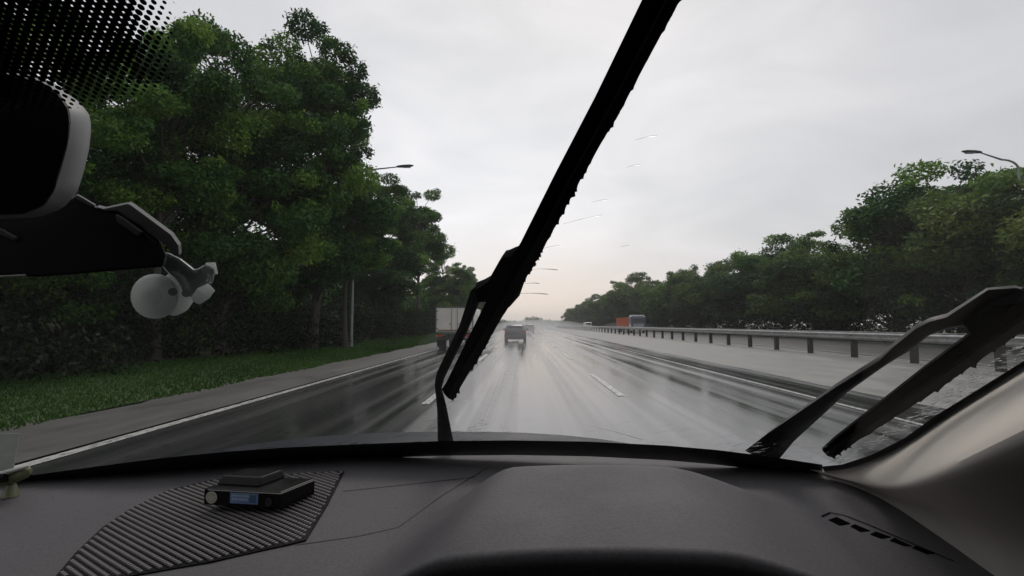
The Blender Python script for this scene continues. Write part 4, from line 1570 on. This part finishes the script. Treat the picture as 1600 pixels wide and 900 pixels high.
# --- pale card in its holder at the left edge
def card():
    b = on_dash(10, 775)
    Y = b.y
    t = thing('card_holder', 'olive clip holder standing at the left end of the dashboard', 'holder', b)
    m_ol = plain('olive_plastic', (0.16, 0.17, 0.09), 0.35)
    mb = MB()
    rings = []
    for s, k in ((-30, 0.75), (-14, 1.0), (10, 1.0), (24, 0.8), (30, 0.35)):
        rings.append([at(18 + s * 1.0, 745 - s * 0.30 + 11 * k * math.sin(a), Y) + Vector((0, 0.010 * k * math.cos(a), 0)) for a in [2 * math.pi * q / 16 for q in range(16)]])
    mb.loft(rings)
    mb.build('clip_body', m_ol, t, True, world=True)
    mb = MB()
    mb.tube([at(-30, 752, Y - 0.012), at(10, 738, Y - 0.012), at(46, 728, Y - 0.006)], [0.004, 0.004, 0.002], 8)
    mb.build('clip_lever', plain('pale_lever', (0.5, 0.5, 0.46), 0.4), t, True, world=True)
    mb = MB()
    mb.tube([at(-12, 748, Y - 0.014), at(10, 746, Y - 0.013)], [0.0085, 0.0075], 12)
    mb.build('grip', m_black, t, True, world=True)
    mb = MB()
    p0 = at(18, 757, Y)
    mb.tube([p0, Vector((p0.x, p0.y, dash_z(p0.x, p0.y)))], [0.006, 0.012], 12)
    mb.build('foot', m_ol, t, True, world=True)
    mb = MB()
    mb.prism([at(-60, 736, Y), at(20, 736, Y), at(31, 677, Y), at(-60, 677, Y)], Vector((0, 0.0012, 0)))
    c = mb.build('paper_card', plain('pale_card', (0.34, 0.36, 0.33), 0.6, var=0.12, scale=25), None, world=False)
    c_loc = at(-10, 736, Y)
    for v in c.data.vertices:
        v.co -= c_loc
    c.location = c_loc
    tag(c, 'pale grey card held upright in the olive clip at the left edge', 'card')
card()

# --- water dragged across the glass by the wiper
def streak(px0, py0, px1, py1, wd):
    n = 8
    rings = []
    for i in range(n + 1):
        t = i / n
        k = 0.25 + 0.75 * t ** 1.5 if t < 0.95 else 0.5
        p = on_glass(px0 + (px1 - px0) * t, py0 + (py1 - py0) * t - 1.2 * math.sin(t * 3.1), 0.0008)
        s = wd * k
        upv = Vector((0, -math.cos(R(32)), math.sin(R(32))))
        rings.append([p - upv * s * 0.5, p - GN * 0.0002, p + upv * s * 0.5, p + GN * s * 0.35])
    mb = MB()
    mb.loft(rings)
    return mb
SL = ['highest water streak right of the wiper blade', 'second highest water streak, short and slanting', 'faint short streak below the two highest', 'long curved streak nearest the mid blade',
      'tiny dark streak below the long curved one', 'straight dark streak just above the blade joint', 'short thin streak between two straight ones', 'thick straight streak lowest beside the blade',
      'tiny lone streak far right of the blade', 'flat streak low on the glass right of the arm', 'slanting streak at the foot of the glass in the middle lane']
for (a, b, c, d, wd), lb in zip([(992, 219, 1026, 212, .0011), (978, 262, 1001, 257, .0011), (922, 317, 950, 312, .0010), (880, 350, 942, 336, .0012), (850, 388, 876, 384, .0012),
                                 (830, 421, 872, 422, .0020), (815, 444, 843, 443, .0020), (808, 459, 857, 460, .0026), (970, 386, 983, 384, .001), (700, 628, 738, 627, .0030), (915, 664, 1005, 688, .0030)], SL):
    o = streak(a, b, c, d, wd).build('water_streak', m_drop, None, True)
    tag(o, lb + ', on the windscreen', 'water streak', 'water streaks on the windscreen')
def ripples():
    g = random.Random(9)
    mb = MB()
    def blob(px, py, l, h):
        c = on_glass(px, py, 0.0004)
        e = on_glass(px + l, py - l * 0.18, 0.0004)
        u = e - c
        upv = Vector((0, -math.cos(R(32)), math.sin(R(32)))) * h
        rings = []
        for k, s in ((0, 0.15), (0.25, 0.8), (0.6, 1.0), (0.9, 0.6), (1.0, 0.1)):
            p = c + u * k
            rings.append([p - upv * s, p + GN * h * 0.5 * s, p + upv * s, p - GN * 0.0001])
        mb.loft(rings)
    n = 0
    while n < 320:
        x = g.uniform(1290, 1610)
        t = (x - 1300) / 300
        lo = 722 - (x - 1300) * 0.52
        hi = 715 - (x - 1300) * 0.66 + 16
        if hi > lo: hi, lo = lo, hi
        y = g.uniform(hi - 5, lo + 6)
        blob(x, y, g.uniform(5, 24), g.uniform(0.0004, 0.0014))
        n += 1
    for k in range(70):
        x = g.uniform(1120, 1300)
        blob(x, g.uniform(694, 716) + (x - 1200) * 0.07, g.uniform(4, 18), g.uniform(0.0003, 0.0009))
    for k in range(150):
        x = g.uniform(180, 1180)
        yb_ = np.interp(x, [p[0] for p in foot], [p[1] for p in foot])
        blob(x, yb_ - g.random() ** 2 * 34, g.uniform(4, 30), g.uniform(0.0003, 0.0008))
    tag(mb.build('raindrops', m_drop, None, True), kind='stuff')
ripples()

# ================================================================== spray thrown up from the wet road
def spray(x, y, z, rx, ry, rz_, dens):
    M = Mat('spray_mist')
    M.nt.nodes.remove(M.b)
    pv = M.n('ShaderNodeVolumePrincipled')
    pv.inputs['Color'].default_value = (0.97, 0.975, 0.98, 1)
    pv.inputs['Density'].default_value = dens
    M.l(pv.outputs[0], M.o.inputs['Volume'])
    mb = MB()
    rings = []
    for i in range(1, 14):
        a = math.pi * i / 14
        rings.append([Vector((x + rx * math.sin(a) * math.cos(2 * math.pi * k / 24), y - ry * math.cos(a), z + rz_ * math.sin(a) * math.sin(2 * math.pi * k / 24))) for k in range(24)])
    mb.loft(rings)
    tag(mb.build('spray', M.m, None, True), kind='stuff')
spray(-0.7, 41.5, 0.4, 2.2, 7.5, 1.2, 0.04)
spray(-3.8, 29.5, 0.3, 2.0, 6.0, 0.9, 0.010)
spray(1.0, 88, 0.5, 2.2, 7.0, 1.3, 0.05)
spray(19.0, 98, 0.5, 3.5, 22.0, 1.5, 0.007)
spray(4.0, 230, 0.2, 16.0, 180.0, 3.0, 0.006)
# ================================================================== haze
def haze():
    M = Mat('haze_air')
    M.nt.nodes.remove(M.b)
    pv = M.n('ShaderNodeVolumePrincipled')
    pv.inputs['Color'].default_value = (0.97, 0.975, 0.98, 1)
    pv.inputs['Density'].default_value = HAZE_DENSITY
    pv.inputs['Anisotropy'].default_value = 0.3
    M.l(pv.outputs[0], M.o.inputs['Volume'])
    mb = MB()
    mb.box((0, 890, 16), (1820, 2040, 36))
    tag(mb.build('haze', M.m), kind='stuff')
haze()
